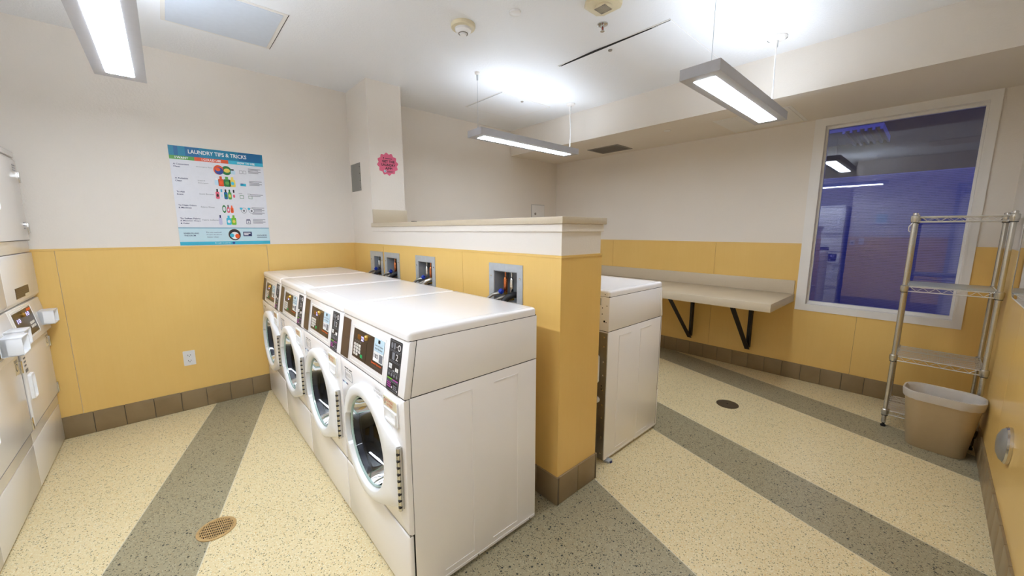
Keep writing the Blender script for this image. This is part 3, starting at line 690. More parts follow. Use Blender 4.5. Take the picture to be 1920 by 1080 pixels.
# ------------------------------------------------------------------ water boxes in the half wall
def water_box(a, b, kind, label):
    r = empty('water_supply_box', (HX0 - .006, a, WBZ0)); Wd = b - a; Hh = WBZ1 - WBZ0
    hy0, hy1, hz0, hz1 = .042, (Wd - .042) if b < YC else (YC - .002 - a), .035, Hh - .040
    m = MB(); panel(m, 'x', -.0012, -.004, 0, Wd, 0, Hh, [(hy0, hy1, hz0, hz1)], 'steel'); fp = m.build('faceplate', r, 0)
    m = MB()
    for yy in (.02, Wd - .02):
        for zz in (.03, .165): screw(m, (-.004, yy, zz), (-1, 0, 0), .006)
    m.build('screws', fp)
    m = MB(); e = .0015
    m.box(.108, .110, hy0 + e, hy1 - e, hz0 + e, hz1 - e, 'steel_in').box(-.001, .108, hy0 + e, hy0 + e + .002, hz0 + e, hz1 - e, 'steel_in').box(-.001, .108, hy1 - e - .002, hy1 - e, hz0 + e, hz1 - e, 'steel_in')
    m.box(-.001, .108, hy0 + e, hy1 - e, hz0 + e, hz0 + e + .002, 'steel_in').box(-.001, .108, hy0 + e, hy1 - e, hz1 - e - .002, hz1 - e, 'steel_in').build('recess', r, 0)
    # pipes, viewed from -x: the viewer's left is +y
    ys = {'cs': ('copper', 'chrome'), 'sc': ('chrome', 'copper'), 'c': (None, 'copper'), 'ss': ('chrome', 'chrome')}[kind]
    for mat, yy in zip(ys, (Wd * .65, Wd * (.575 if kind == 'c' else .455))):
        if mat is None: continue
        m = MB(); m.lathe([(.0105, .075), (.0115, .077), (.0115, .150), (.006, .160), (.0045, .162), (.0045, .19)], (.036, yy, 0), (0, 0, 1), mat, 16); m.build('hammer_arrestor', r)
        m = MB(); m.lathe([(.009, .030), (.013, .032), (.013, .05), (.009, .052), (.011, .058), (.011, .076)], (.036, yy, 0), (0, 0, 1), 'brass', 12).tube([(.036, yy, .042), (.004, yy, .042)], .008, 'brass', 10); m.build('valve', r)
    m = MB(); yy = Wd * .63; m.lathe([(.006, 0), (.014, .004), (.015, .020), (.010, .026)], (.012, yy, .076), (-.6, .2, .5), 'bluehandle', 12); m.build('valve_handle', r)
    m = MB(); m.tube([(.030, Wd * .66, .056), (.014, Wd * .67, .068), (-.004, Wd * .72, .072), (-.022, Wd * .82, .062), (-.045, Wd * .93, .030), (-.058, Wd * .97, -.02), (-.06, Wd * .98, -.10)], .009, 'braid', 10); m.build('supply_hose', r)
    m = MB(); m.tube([(.030, Wd * .48, .048), (.012, Wd * .50, .057), (-.010, Wd * .56, .056), (-.030, Wd * .66, .040), (-.048, Wd * .74, .0), (-.06, Wd * .76, -.12)], .009, 'braid', 10); m.build('supply_hose', r)
    dm = 'chrome' if kind == 'sc' else 'rubber'
    m = MB(); m.tube([(.076, Wd * .27, .03), (.062, Wd * .27, .058), (.038, Wd * .285, .072), (.010, Wd * .32, .074), (-.014, Wd * .38, .062), (-.034, Wd * .46, .030), (-.045, Wd * .50, -.02), (-.047, Wd * .51, -.12)], .017, dm, 14); m.build('drain_hose', r)
    return tag(r, label, 'water box', 'recessed steel water boxes in the half wall')
water_box(*WB[0], 'cs', 'steel water box with copper and silver pipes, nearest the half wall end')
water_box(*WB[1], 'sc', 'steel water box with silver bent drain pipe, second from the half wall end')
water_box(*WB[2], 'c', 'steel water box showing one copper pipe, beside the one farthest back')
water_box(*WB[3], 'ss', 'steel water box farthest back, nearest the white column corner')

# ------------------------------------------------------------------ poster
px0, px1, pz0, pz1 = .068, .633, 1.2525, 1.960
def Fp(u, v, off=0.0): return (u * (px1 - px0), -off, v * (pz1 - pz0))     # u,v in 0..1
po = tag(empty('laundry_poster', (px0, YW - .0005, pz0)), 'blue and white laundry tips poster above the maple panelling', 'poster')
MB().rect(Fp, 0, 1, 0, 1, .0018, 'pwhite', 0, .0).build('sheet', po, 0)
m = MB(); m.rect(Fp, 0, 1, .905, 1, .0022, 'teal', 0).rect(Fp, .16, .30, .906, .999, .0024, 'teal2').rect(Fp, .72, .98, .906, .999, .0024, 'teal2').rect(Fp, .05, .09, .906, .999, .0024, 'teal2').build('title_band', po, 0)
m = MB(); m.text('LAUNDRY TIPS & TRICKS', Fp, .5, .935, .62, .040, .0028, 'white', 'C', .02).build('title', po, 0)
m = MB(); m.rect(Fp, 0, .245, .868, .905, .0022, 'pgreen').rect(Fp, .245, .60, .868, .905, .0022, 'porange').rect(Fp, .60, 1, .868, .905, .0022, 'aqua')
m.text('I WANT', Fp, .12, .876, .13, .022, .0028, 'white', 'C', .03).text('I COULD USE', Fp, .42, .876, .20, .022, .0028, 'white', 'C', .03).text('HOW TO USE', Fp, .80, .876, .20, .022, .0028, 'white', 'C', .03).build('column_headings', po, 0)
rows = [(.795, ('A Convenient', 'Clean'), ('Detergent Pacs',)), (.655, ('A Reliable', 'Clean'), ('Liquid', 'Detergent')), (.520, ('To Add', 'Scent'), ('Scent Booster',)), (.385, ('To Clean Odors', '& Machines'), ('Fabric Rinse',)), (.250, ('To Soften Fabric', '& Maintain Shape', '& Color'), ('Fabric Softener',))]
for v, a, b in rows:
    m = MB()
    for k, s_ in enumerate(a): m.text(s_, Fp, .03, v + .02 - k * .025, .0128 * len(s_), .015, .0026, 'navy', bold=.02)
    m.build('heading_lettering', po, 0); m = MB()
    for k, s_ in enumerate(b): m.text(s_, Fp, .255, v + .008 - k * .024, .0118 * len(s_), .014, .0026, 'greyink')
    m.build('product_lettering', po, 0)
for v, n in ((.80, 4), (.665, 4), (.52, 2), (.375, 6), (.245, 4)):
    m = MB()
    for k in range(n): m.rect(Fp, .815, .965 - .03 * (k % 2), v + .03 - k * .014, v + .036 - k * .014, .0024, 'greyink')
    m.build('instruction_lettering', po, 0)
m = MB()
def bottle(u, v, w_, h_, c, cap, lab=None):
    m.rect(Fp, u, u + w_, v, v + h_ * .74, .0024, c, .012).rect(Fp, u + w_ * .28, u + w_ * .72, v + h_ * .70, v + h_, .0025, cap, .004)
    if lab: m.disc(Fp, u + w_ / 2, v + h_ * .36, w_ * .3, h_ * .17, .0028, lab, 14)
m.disc(Fp, .485, .795, .055, .050, .0024, 'porange').disc(Fp, .490, .785, .046, .038, .0026, 'pblue').disc(Fp, .478, .800, .026, .018, .0028, 'orange').disc(Fp, .570, .795, .055, .048, .0023, 'pgreen2').disc(Fp, .575, .795, .034, .022, .0026, 'pyellow').rect(Fp, .615, .665, .760, .800, .0024, 'paleblue').rect(Fp, .622, .652, .800, .815, .0024, 'ink')
m.build('product_picture', po, 0); m = MB()
bottle(.428, .635, .045, .075, 'paleblue', 'white'); bottle(.468, .625, .060, .105, 'porange', 'porange', 'orange'); bottle(.525, .625, .075, .105, 'pgreen2', 'pgreen', 'pgreen'); bottle(.590, .625, .065, .105, 'pyellow', 'pyellow', 'aqua')
m.build('product_picture', po, 0); m = MB()
for u, c, k, l in ((.425, 'ppink', 'ink', 'ink'), (.470, 'pwhite', 'aqua', 'paleblue'), (.515, 'teal2', 'ink', 'pgreen2'), (.558, 'pgreen', 'pgreen2', 'pyellow'), (.605, 'pwhite', 'ink', 'ppink')): bottle(u, .490, .040, .105, c, k, l)
m.build('product_picture', po, 0); m = MB()
m.disc(Fp, .500, .385, .022, .042, .0024, 'pgreen2').disc(Fp, .500, .385, .015, .024, .0026, 'pwhite'); bottle(.530, .345, .030, .085, 'ppink', 'brown', 'pwhite'); bottle(.568, .345, .034, .080, 'orange', 'orange', 'redink')
m.build('product_picture', po, 0); m = MB()
bottle(.428, .215, .036, .105, 'plilac', 'navy'); bottle(.510, .215, .055, .100, 'aqua', 'aqua', 'pwhite'); bottle(.565, .215, .055, .105, 'lime', 'lime', 'pyellow')
m.build('product_picture', po, 0); m = MB()
m.ringrect(Fp, .712, .748, .775, .808, .003, .0024, 'greyink').ringrect(Fp, .755, .790, .775, .808, .003, .0024, 'greyink').rect(Fp, .71, .775, .64, .668, .0024, 'aqua').rect(Fp, .715, .745, .66, .668, .0026, 'pblue')
m.build('instruction_picture', po, 0); m = MB()
for u in (.69, .79): m.ringrect(Fp, u, u + .045, .505, .540, .004, .0024, 'pgreen2').rect(Fp, u - .01, u + .03, .556, .560, .0024, 'greyink')
m.build('instruction_picture', po, 0); m = MB()
for u in (.72, .81): m.disc(Fp, u, .375, .034, .030, .0024, 'greyink').disc(Fp, u, .375, .030, .026, .0026, 'pwhite').disc(Fp, u - .03, .395, .016, .012, .0028, 'aqua').disc(Fp, u, .372, .012, .012, .0028, 'greyink')
m.build('instruction_picture', po, 0); m = MB()
m.ringrect(Fp, .735, .785, .225, .268, .004, .0024, 'navy').rect(Fp, .738, .782, .270, .278, .0024, 'navy').text('4', Fp, .76, .234, .016, .022, .0026, 'navy', 'C')
m.build('instruction_picture', po, 0)
m = MB(); m.rect(Fp, 0, 1, .037, .178, .0020, 'aqua2').rect(Fp, 0, 1, .178, .184, .0022, 'teal')
m.rect(Fp, 0, 1, 0, .036, .0022, 'aqua').text('Brought to you by', Fp, .36, .010, .17, .016, .0028, 'white').disc(Fp, .565, .018, .016, .012, .0028, 'pblue')
m.text('WHEN FILLING', Fp, .045, .117, .155, .014, .0026, 'navy', bold=.02).text('THE DRUM', Fp, .05, .093, .115, .014, .0026, 'navy', bold=.02)
m.text('Do not overload!', Fp, .28, .127, .16, .014, .0026, 'navy').text('Proper fill allows', Fp, .28, .102, .16, .013, .0026, 'navy').text('better clean', Fp, .285, .078, .12, .013, .0026, 'navy')
m.disc(Fp, .585, .108, .070, .062, .0024, 'brown').disc(Fp, .585, .108, .062, .054, .0026, 'ink').disc(Fp, .587, .098, .048, .040, .0028, 'white').disc(Fp, .555, .100, .024, .022, .003, 'aqua').disc(Fp, .615, .092, .026, .026, .003, 'orange')
m.rect(Fp, .685, .785, .090, .140, .0024, 'navy').rect(Fp, .695, .770, .118, .128, .0028, 'white').rect(Fp, .695, .745, .101, .111, .0028, 'white').text('LEARN MORE', Fp, .905, .092, .12, .014, .0026, 'navy', 'C', .01).rect(Fp, .845, .965, .073, .079, .0024, 'navy')
m.build('footer', po, 0)

# ------------------------------------------------------------------ small wall fittings
o = tag(empty('wall_outlet', (.0, YW - .006, .348)), 'white duplex outlet on the maple panelling under the poster', 'outlet')
def Fo(u, v, off=0.0): return (u, -off, v)
MB().rect(Fo, 0, .070, 0, .112, .005, 'outlet', .004, 0).build('cover_plate', o)
for z in (.020, .062):
    m = MB(); m.rect(Fo, .018, .052, z, z + .030, .0065, 'outlet', .008).rect(Fo, .026, .029, z + .012, z + .022, .0068, 'gap').rect(Fo, .041, .044, z + .012, z + .022, .0068, 'gap').disc(Fo, .035, z + .007, .003, .003, .0068, 'gap', 10); m.build('socket', o)
m = MB(); m.box(HX0 - .004, HX0 - .0003, 3.452, 3.668, 1.713, 1.953, 'greyplate', .001)
for zz in (1.74, 1.80, 1.86, 1.92): screw(m, (HX0 - .004, 3.462, zz), (-1, 0, 0), .004, 'gap')
tag(m.build('access_plate'), 'blank grey metal plate on the left side of the white column', 'plate')
# pink badge
def Fs_(u, v, off=0.0): return (u, -off, v)
bs = tag(empty('app_sticker', (1.480, YC - .0004, 1.927)), 'pink scalloped laundry app sticker on the white column', 'sticker')
n = 12; pts = []
for k in range(n * 4):
    a = 2 * PI * k / (n * 4) + .12; r = .0895 + .0075 * (abs(((k % 4) - 0) / 2 - 1) * 2 - 1); pts.append((r * math.cos(a), r * math.sin(a)))
m = MB(); T_ = [m.bm.verts.new(Fs_(a, b, .0012)) for a, b in pts]; B_ = [m.bm.verts.new(Fs_(a, b, 0)) for a, b in pts]; i_ = m.mi('pink'); m.bm.faces.new(T_).material_index = i_
for k in range(len(pts)): m.bm.faces.new((B_[k], B_[(k + 1) % len(pts)], T_[(k + 1) % len(pts)], T_[k])).material_index = i_
m.build('badge', bs, 0)
m = MB(); m.text('GET THE', Fs_, .006, .012, .112, .021, .0018, 'ink', 'C', .03).text('LAUNDRY', Fs_, .006, -.017, .126, .021, .0018, 'ink', 'C', .03).text('APP!', Fs_, .006, -.046, .066, .021, .0018, 'ink', 'C', .03)
m.rect(Fs_, -.022, .040, .044, .049, .0016, 'ink').disc(Fs_, -.036, .049, .005, .005, .0016, 'ink', 10).rect(Fs_, -.012, .050, -.060, -.057, .0016, 'ink').rect(Fs_, -.012, .040, -.068, -.065, .0016, 'ink').disc(Fs_, -.028, -.060, .011, .011, .0016, 'paleblue').disc(Fs_, -.028, -.060, .006, .006, .0018, 'greyink'); m.build('lettering', bs, 0)
o = tag(empty('wall_hatch', (3.705, YW, 1.462)), 'small white square access hatch on the back wall above the ledge', 'hatch')
m = MB(); m.box(-.004, .248, -.0025, -.0003, -.004, .248, 'greyink').build('frame', o, 0); MB().box(0, .244, -.006, -.0026, 0, .244, 'trimwhite', .001).build('door', o)
MB().lathe([(.017, 0), (.017, .004), (.010, .006)], (.064, -.006, .125), (0, -1, 0), 'vent', 16).build('lock', o)
o = tag(empty('wall_dome', (2.655, YR + .0065, .424)), 'round chrome wall cover low on the right wall', 'wall cover')
MB().lathe([(.082, 0), (.082, .010), (.076, .016)], (0, 0, 0), (0, 1, 0), 'chrome', 40).build('rim', o)
MB().lathe([(.075, .0155), (.066, .026), (.04, .036), (.001, .040)], (0, 0, 0), (0, 1, 0), 'greyplate', 40, False).build('face', o)
o = tag(empty('wall_mirror', (2.45, YR + .0065, 1.005)), 'rounded mirror on the right wall beyond the wire shelf', 'mirror')
def Fm(u, v, off=0.0): return (u, off, v)
MB().rect(Fm, 0, .925, 0, .75, .012, 'trimwhite', .09, 0, 8).build('frame', o); MB().rect(Fm, .008, .917, .008, .742, .0135, 'mirror', .083, .011, 8).build('glass', o)
# seen only in the reflection
o = tag(MB().box(XREAR + .0005, XREAR + .012, .58, .72, 1.50, 1.64, 'aqua2').box(XREAR + .0005, XREAR + .03, .575, .725, 1.48, 1.50, 'plastic').build('wall_notice'), 'small pale blue notice on the wall behind the camera, reflected in the window', 'notice')
o = tag(MB().box(XREAR + .0065, XREAR + .03, .96, 1.03, 1.10, 1.19, 'plastic', .004).box(XREAR + .03, XREAR + .034, .98, 1.01, 1.13, 1.15, 'ink').build('thermostat'), 'white thermostat on the rear wall, reflected in the window', 'thermostat')
o = tag(MB().box(XREAR + .0065, XREAR + .016, .84, .91, 1.11, 1.22, 'plastic', .003).box(XREAR + .016, XREAR + .026, .87, .88, 1.155, 1.175, 'plastic').build('light_switch'), 'white light switch on the rear wall beside the thermostat', 'switch')

# ------------------------------------------------------------------ floor drains
dr = tag(empty('floor_drain', (.035, 2.069, 0)), 'round brass floor drain grate on the edge of the left dark band', 'drain')
R_ = .075
MB().lathe([(R_, .0005), (R_, .004), (R_ - .012, .0045), (R_ - .013, .002)], (0, 0, 0), (0, 0, 1), 'bronze', 40, False, False).build('rim', dr)
MB().lathe([(R_ - .010, .0008), (.001, .0009)], (0, 0, 0), (0, 0, 1), 'gap', 32, False, True).build('sump', dr)
m = MB(); ri = R_ - .012
for k in range(-7, 8):
    t_ = k * .0082; L_ = math.sqrt(max(ri * ri - t_ * t_, 1e-6)); m.box(t_ - .0016, t_ + .0016, -L_, L_, .0012, .004, 'bronze')
for k in range(-3, 4):
    t_ = k * .0178; L_ = math.sqrt(max(ri * ri - t_ * t_, 1e-6)); m.box(-L_, L_, t_ - .0028, t_ + .0028, .0012, .0042, 'bronze')
gr = m.build('grate', dr, 0); gr.rotation_euler = (0, 0, math.radians(-18))
o = tag(MB().lathe([(.078, .0005), (.078, .004), (.072, .005), (.001, .005)], (3.158, .950, 0), (0, 0, 1), 'bronze_dark', 40).lathe([(.006, .005), (.006, .0056)], (3.158, .950, 0), (0, 0, 1), 'gap', 10).build('cleanout_cover'), 'plain round bronze cleanout cover in the far cream floor band', 'floor cover')

# ------------------------------------------------------------------ ceiling fittings
def light(name, x0, x1, y0, y1, zb, label, cables, cord, lm=''):
    h = .052
    r = tag(empty(name, ((x0 + x1) / 2, (y0 + y1) / 2, zb)), label, 'pendant light', 'suspended grey linear lights')
    a, b = (x1 - x0) / 2, (y1 - y0) / 2
    L = a > b; ea, eb = (.062, .042) if L else (.042, .062)
    m = MB(); panel(m, 'z', 0, .008, -a, a, -b, b, [(-a + ea, a - ea, -b + eb, b - eb)], 'fixture')
    m.box(-a, a, -b, -b + .006, .008, h, 'fixture').box(-a, a, b - .006, b, .008, h, 'fixture').box(-a, -a + .006, -b + .006, b - .006, .008, h, 'fixture').box(a - .006, a, -b + .006, b - .006, .008, h, 'fixture')
    panel(m, 'z', h - .012, h - .004, -a + .006, a - .006, -b + .006, b - .006, [(-a + .05, a - .05, -b + .03, b - .03)], 'fixture')
    m.build('housing', r, 0)
    m = MB(); A, B = a - ea, b - eb
    m.loft([[(p, q, z) for p, q in rrect(-A + i, A - i, -B + i, B - i, .012, 4)] for i, z in ((0, .010), (.0, -.001), (.012, -.004))], 'lamp' + lm, True, False, True); m.build('diffuser', r, 0)
    m = MB(); m.box(-a + .05, a - .05, -b + .03, b - .03, h - .018, h - .012, 'uplamp' + lm); m.build('uplight_lens', r, 0)
    for (u, v, cr) in cables:
        cx, cy = u - (x0 + x1) / 2, v - (y0 + y1) / 2; top = ZC - zb
        m = MB(); m.lathe([(.006, h), (.006, h + .022), (.002, h + .03)], (cx, cy, 0), (0, 0, 1), 'steel', 8).tube([(cx, cy, h + .02), (cx, cy, top - .03)], .0012, 'steel', 6).lathe([(.006, top - .06), (.007, top - .02)], (cx, cy, 0), (0, 0, 1), 'steel', 8); m.build('suspension_cable', r)
        m = MB(); m.lathe([(cr, top - .0005), (cr, top - .006), (cr * .8, top - .016), (.008, top - .02)], (cx, cy, 0), (0, 0, 1), 'trimwhite', 28); m.build('canopy', r)
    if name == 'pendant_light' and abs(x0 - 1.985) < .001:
        m = MB(); m.lathe([(.056, ZC - zb - .0002), (.056, ZC - zb - .0004)], (cables[1][0] - (x0 + x1) / 2 + .022, cables[1][1] - (y0 + y1) / 2 + .006, 0), (0, 0, 1), 'gap', 28); m.build('ceiling_hole_shadow', r)  # flat dark disc paints the hole and gap shadow behind the canopy
    if cord:
        u, v = cord; cx, cy = u - (x0 + x1) / 2, v - (y0 + y1) / 2; top = ZC - zb
        m = MB(); m.tube([(cx + .006, cy, h - .01), (cx + .012, cy, h + .16), (cx + .006, cy + .004, h + .30), (cx - .002, cy, top - .015)], .0045, 'trimwhite', 8); m.build('power_cord', r)
    return r
light('pendant_light', 1.880, 3.080, 2.432, 2.612, 2.100, 'grey linear pendant light hanging beyond the half wall', [(1.934, 2.545, .020), (3.066, 2.533, .045)], (3.060, 2.533))
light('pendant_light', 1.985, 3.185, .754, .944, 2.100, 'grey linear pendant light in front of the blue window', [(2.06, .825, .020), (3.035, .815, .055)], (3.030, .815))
light('pendant_light', -.178, .004, .585, 2.772, 2.100, 'long grey pendant light over the left aisle, cropped by the top', [(-.087, 2.55, .020), (-.087, .75, .045)], (-.087, .75), '_bright')

light('pendant_light', -.30, .90, -1.30, -1.12, 2.100, 'added grey fill light behind the camera, over the rear aisle', [(-.24, -1.21, .020), (.84, -1.21, .045)], (.84, -1.21))  # added light, out of view, brightens surfaces facing the camera
sd = tag(empty('smoke_detector', (1.452, 2.045, ZC)), 'cream round smoke detector on the ceiling', 'smoke detector')
MB().lathe([(.073, -.0005), (.074, -.012), (.070, -.022), (.050, -.024)], (0, 0, 0), (0, 0, 1), 'cream_plastic', 36).build('base', sd)
MB().lathe([(.050, -.0235), (.048, -.036), (.036, -.048), (.020, -.052), (.019, -.060), (.001, -.062)], (0, 0, 0), (0, 0, 1), 'plastic', 36).lathe([(.030, -.0505), (.0285, -.0535), (.0245, -.0535), (.0235, -.0505)], (0, 0, 0), (0, 0, 1), 'vent', 24, False, False).build('sensor_cap', sd)
tag(MB().lathe([(.033, -.0005), (.033, -.010), (.030, -.012), (.001, -.012)], (1.593, 1.735, ZC), (0, 0, 1), 'plastic', 28).build('ceiling_disc'), 'small flat white disc on the ceiling behind the smoke detector', 'ceiling cover')
o = tag(empty('strobe_alarm', (1.885, 1.345, ZC)), 'cream ceiling strobe with oval lens, cropped at the top edge', 'alarm')
MB().prism([(-.085, -.055), (-.055, -.085), (.055, -.085), (.085, -.055), (.085, .055), (.055, .085), (-.055, .085), (-.085, .055)], 'z', -.022, -.0005, 'cream_plastic', .004).build('base', o)
m = MB(); m.lathe([(.045, -.0225), (.045, -.03), (.036, -.036), (.001, -.037)], (0, 0, 0), (0, 0, 1), 'cream_plastic', 28); g_ = m
for k in range(-4, 5): g_.box(k * .008 - .0015, k * .008 + .0015, -.034, .034, -.038, -.035, 'vent')
m.build('lens', o)
o = tag(empty('sprinkler', (2.069, 1.477, ZC)), 'chrome fire sprinkler with red bulb on the ceiling', 'sprinkler')
MB().lathe([(.032, -.0005), (.031, -.006), (.016, -.010), (.012, -.010)], (0, 0, 0), (0, 0, 1), 'chrome', 28).build('escutcheon', o)
MB().lathe([(.011, -.0095), (.011, -.018), (.004, -.020)], (0, 0, 0), (0, 0, 1), 'chrome', 14).tube([(.010, 0, -.018), (.012, 0, -.030), (.002, 0, -.040)], .0022, 'chrome', 6).tube([(-.010, 0, -.018), (-.012, 0, -.030), (-.002, 0, -.040)], .0022, 'chrome', 6).lathe([(.013, -.040), (.013, -.042)], (0, 0, 0), (0, 0, 1), 'chrome', 14).build('frame', o)
MB().tube([(0, 0, -.020), (0, 0, -.040)], .004, 'red_glass', 8).build('bulb', o)
tag(MB().lathe([(.014, -.0060), (.012, -.013), (.004, -.016)], (2.376, 1.627, ZC), (0, 0, 1), 'vent', 16).build('panel_latch'), 'small grey latch on the big ceiling hatch, beside its dark gap', 'latch')
tag(MB().lathe([(.014, -.0060), (.012, -.012), (.004, -.015)], (2.649, 2.785, ZC), (0, 0, 1), 'vent', 16).build('panel_latch'), 'small dark latch on the ceiling hatch beyond the far pendant light', 'latch')
o = tag(empty('ceiling_hatch', (2.325, 1.180, ZC)), 'large flush ceiling hatch with a black gap along one edge', 'hatch')
MB().box(-.013, .856, -.003, .862, -.0022, -.0003, 'trimwhite').build('frame', o, 0); MB().box(.0, .852, 0, .858, -.0062, -.0024, 'ceil', .001).build('panel', o, 0)
m = MB(); m.prism([(.002, .08), (-.005, .22), (-.016, .50), (-.015, .60), (-.006, .80), (.002, .85)], 'z', -.0068, -.0023, 'gap').box(-.0022, .0002, 0, .858, -.0036, -.0023, 'gap').box(0, .852, .8585, .8600, -.0034, -.0023, 'greyink').build('gap', o, 0)
o = tag(empty('ceiling_hatch', (2.356, 2.735, ZC)), 'small flush ceiling hatch above the far end of the half wall', 'hatch')
MB().box(-.014, .63, -.012, .56, -.0022, -.0003, 'trimwhite').build('frame', o, 0); MB().box(0, .615, 0, .545, -.0062, -.0024, 'ceil', .001).box(-.0022, -.0004, 0, .545, -.0030, -.0023, 'greyink').build('panel', o, 0)
o = tag(empty('ceiling_hatch', (.108, 2.640, ZC)), 'pale bluish ceiling hatch over the left aisle', 'hatch')
m = MB(); m.box(-.008, .540, -.008, .545, -.003, -.0003, 'trimwhite', .001).box(.5405, .5425, -.008, .545, -.0035, -.0003, 'gap').build('frame', o, 0); MB().box(.012, .518, .014, .525, -.0068, -.0032, 'bluewhite', .001).build('panel', o, 0)
o = tag(empty('soffit_vent', (3.735, 2.425, ZS)), 'dark grey square air grille under the far soffit', 'air vent')
m = MB(); panel(m, 'z', -.006, -.0004, 0, .315, 0, .400, [(.014, .301, .014, .386)], 'vent'); m.build('frame', o, 0)
MB().box(.014, .301, .014, .386, -.0012, -.0006, 'greyplate').build('duct_back', o, 0)
m = MB()
for k in range(22): m.prism([(.016 + k * .013, -.005), (.018 + k * .013, -.006), (.026 + k * .013, -.002), (.024 + k * .013, -.0013)], 'y', .014, .386, 'vent')
m.build('louvers', o, 0)
tag(MB().lathe([(.032, -.0005), (.031, -.003), (.001, -.004)], (3.594, 1.796, ZS), (0, 0, 1), 'trimwhite', 24).lathe([(.034, -.0004), (.034, -.0008)], (3.594, 1.796, ZS), (0, 0, 1), 'vent', 24).build('sprinkler_cover'), 'small round white sprinkler cover under the soffit', 'ceiling cover')
o = tag(empty('soffit_hatch', (3.585, .830, ZS)), 'flush white hatch outlined under the soffit by the window', 'hatch')
MB().box(0, .56, 0, .56, -.0022, -.0003, 'trimwhite', .001).build('frame', o, 0); MB().box(.022, .538, .022, .538, -.0055, -.0024, 'trimwhite', .001).build('panel', o, 0)
o = tag(empty('ceiling_vent', (.05, -.28, ZC)), 'slotted ceiling air vent overhead, reflected in the window', 'air vent')
m = MB(); panel(m, 'z', -.010, -.0004, 0, .50, 0, .48, [(.03, .47, .03, .45)], 'trimwhite'); m.build('frame', o, 0); MB().box(.03, .47, .03, .45, -.0015, -.0006, 'gap').build('duct_back', o, 0)
m = MB()
for k in range(17): m.prism([(.033 + k * .026, -.004), (.036 + k * .026, -.009), (.047 + k * .026, -.003), (.044 + k * .026, -.0018)], 'y', .03, .45, 'trimwhite')
m.build('louvers', o, 0)

# ------------------------------------------------------------------ wire shelving
sh = tag(empty('wire_shelf', (3.612, -.101, 0)), 'chrome four-shelf wire rack standing in front of the window', 'shelf rack')
dx, hw = .355, .196
def post(x, y):
    m = MB(); m.tube([(x, y, .028), (x, y, 1.468)], .0127, 'post', 16)
    for k in range(56): m.lathe([(.0127, -.0012), (.01315, 0), (.0127, .0012)], (x, y, .05 + k * .0254), (0, 0, 1), 'post', 12, False, False)
    m.lathe([(.0135, 1.462), (.0135, 1.472), (.008, 1.475)], (x, y, 0), (0, 0, 1), 'chrome', 16)
    p = m.build('post', sh)
    MB().lathe([(.014, .0), (.014, .012), (.008, .014), (.008, .03)], (x, y, 0), (0, 0, 1), 'rubber', 14).build('foot', p)
LEV = (1.440, .985, .505, .112)
for x in (0, dx):
    for y in (-hw, hw): post(x, y)
def shelf(z, kind):
    m = MB(); rr = .0032
    for x in (0, dx):
        for y in (-hw, hw):
            m.lathe([(.0170, -.028), (.0215, -.010), (.0215, .012), (.016, .018)], (x, y, z), (0, 0, 1), 'post', 18).lathe([(.0178, -.031), (.0178, -.027)], (x, y, z), (0, 0, 1), 'rubber', 16)
    def truss(p, q, n):
        p, q = Vector(p), Vector(q)
        for dz in (.008, -.022): m.tube([p + Vector((0, 0, dz)), q + Vector((0, 0, dz))], rr, 'zinc', 8)
        pts = []
        for i in range(n * 2 + 1):
            t_ = i / (n * 2); pts.append(p.lerp(q, .03 + .94 * t_) + Vector((0, 0, .006 if i % 2 == 0 else -.020)))
        m.tube(pts, .0022, 'zinc', 6)
    e = .018
    truss((0, -hw + e, z), (0, hw - e, z), 6); truss((dx, -hw + e, z), (dx, hw - e, z), 6); truss((e, -hw, z), (dx - e, -hw, z), 5); truss((e, hw, z), (dx - e, hw, z), 5)
    s = m.build('shelf', sh)
    if kind == 'liner': MB().box(.006, dx - .006, -hw + .014, hw - .014, z + .0125, z + .0155, 'liner', .001).build('liner', s)
    g = MB(); nw = 80 if kind == 'dense' else 16
    for i in range(nw + 1):
        y = -hw + .012 + (2 * hw - .024) * i / nw; g.tube([(0, y, z + .0105), (dx, y, z + .0105)], .0014, 'zinc', 5)
    for x in (.10, .178, .256) if kind != 'dense' else (.05, .10, .15, .20, .25, .30): g.tube([(x, -hw, z + .008), (x, hw, z + .008)], .0020, 'zinc', 6)
    g.build('wires', s)
for z, k in zip(LEV, ('open', 'liner', 'dense', 'dense')): shelf(z, k)
m = MB(); m.tube([(-.014, hw + .008, 1.41), (-.016, hw + .022, 1.385), (-.012, hw + .022, 1.36), (-.010, hw + .015, 1.352)], .003, 'zinc', 8); m.build('hook', sh)

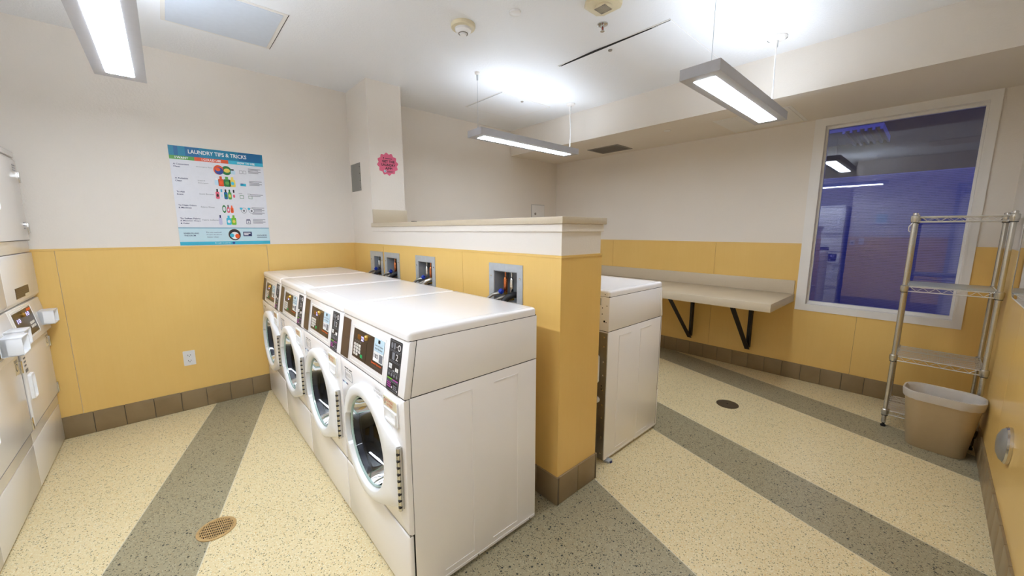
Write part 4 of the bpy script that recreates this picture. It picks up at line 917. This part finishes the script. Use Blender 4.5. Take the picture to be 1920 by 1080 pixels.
# ------------------------------------------------------------------ waste bin
bn = tag(empty('waste_bin', (3.470, -.148, 0), math.radians(-90 - 4.5)), 'taupe plastic waste bin with clear bag before the wire rack', 'bin')
def ring(hx, hy_, z, r, seg=14, wob=0, ph=0):
    p = rrect(-hx, hx, -hy_, hy_, r, seg); out = []
    for i, (a, b) in enumerate(p):
        k = 1 + wob * (math.sin(i * 1.3 + ph * .4) * .6 + math.sin(i * 2.7 + ph * .3) * .4); out.append((a * k, b * k, z + wob * .25 * math.sin(i * 1.7 + ph)))
    return out
def subdiv(r, n=3):
    out = []
    for a, b in zip(r, r[1:] + r[:1]):
        for k in range(n): out.append(tuple(a[j] + (b[j] - a[j]) * k / n for j in range(3)))
    return out
m = MB(); m.loft([ring(.118, .072, .004, .055), ring(.124, .078, .0, .060), ring(.128, .082, .006, .062), ring(.160, .112, .315, .090), ring(.161, .113, .322, .090), ring(.166, .118, .328, .094), ring(.168, .120, .352, .096), ring(.171, .123, .356, .098), ring(.171, .123, .366, .098), ring(.164, .116, .367, .092), ring(.160, .112, .355, .090), ring(.124, .078, .012, .060)], 'bin', True, True, True); m.build('bin_body', bn)
m = MB(); L = []
rnd = random.Random(3)
for hx, hy_, z, wob in ((.1685, .1205, .318, .006), (.1705, .1225, .330, .004), (.1735, .1255, .358, .002), (.1725, .1245, .3685, .001), (.165, .117, .3695, .002), (.154, .106, .352, .004), (.143, .095, .30, .028), (.134, .087, .22, .045), (.124, .078, .13, .05), (.108, .062, .06, .04)):
    L.append([(a * 1, b * 1, c) for a, b, c in ring(hx, hy_, z, min(.098 if hx > .15 else .085, hy_ - .012), 14, wob, z * 30)])
m.loft(L, 'bag', True, False, True); m.build('bin_bag', bn, 60)

# ------------------------------------------------------------------ light, world, camera
wd = bpy.data.worlds.new('dusk'); SC.world = wd; wd.use_nodes = True
bg = wd.node_tree.nodes['Background']; bg.inputs[0].default_value = (0.042, 0.06, 0.34, 1); bg.inputs[1].default_value = 1.0
cam = bpy.data.cameras.new('camera'); co = bpy.data.objects.new('camera', cam); COL.objects.link(co)
co.location = (0, 0, 1.3604); co.rotation_euler = (math.radians(90 - 8.631), 0, math.radians(47.876 - 90))
cam.sensor_width = 36; cam.lens = 36 * 709.26 / 1920; cam.clip_start = .02; cam.clip_end = 60
SC.camera = co
SC.view_settings.view_transform = 'Standard'; SC.view_settings.look = 'None'; SC.view_settings.gamma = 1.0; SC.view_settings.use_curve_mapping = False
SC.view_settings.exposure = 1.43
SC.cycles.max_bounces = 10; SC.cycles.diffuse_bounces = 6; SC.cycles.transparent_max_bounces = 12; SC.cycles.sample_clamp_indirect = 6
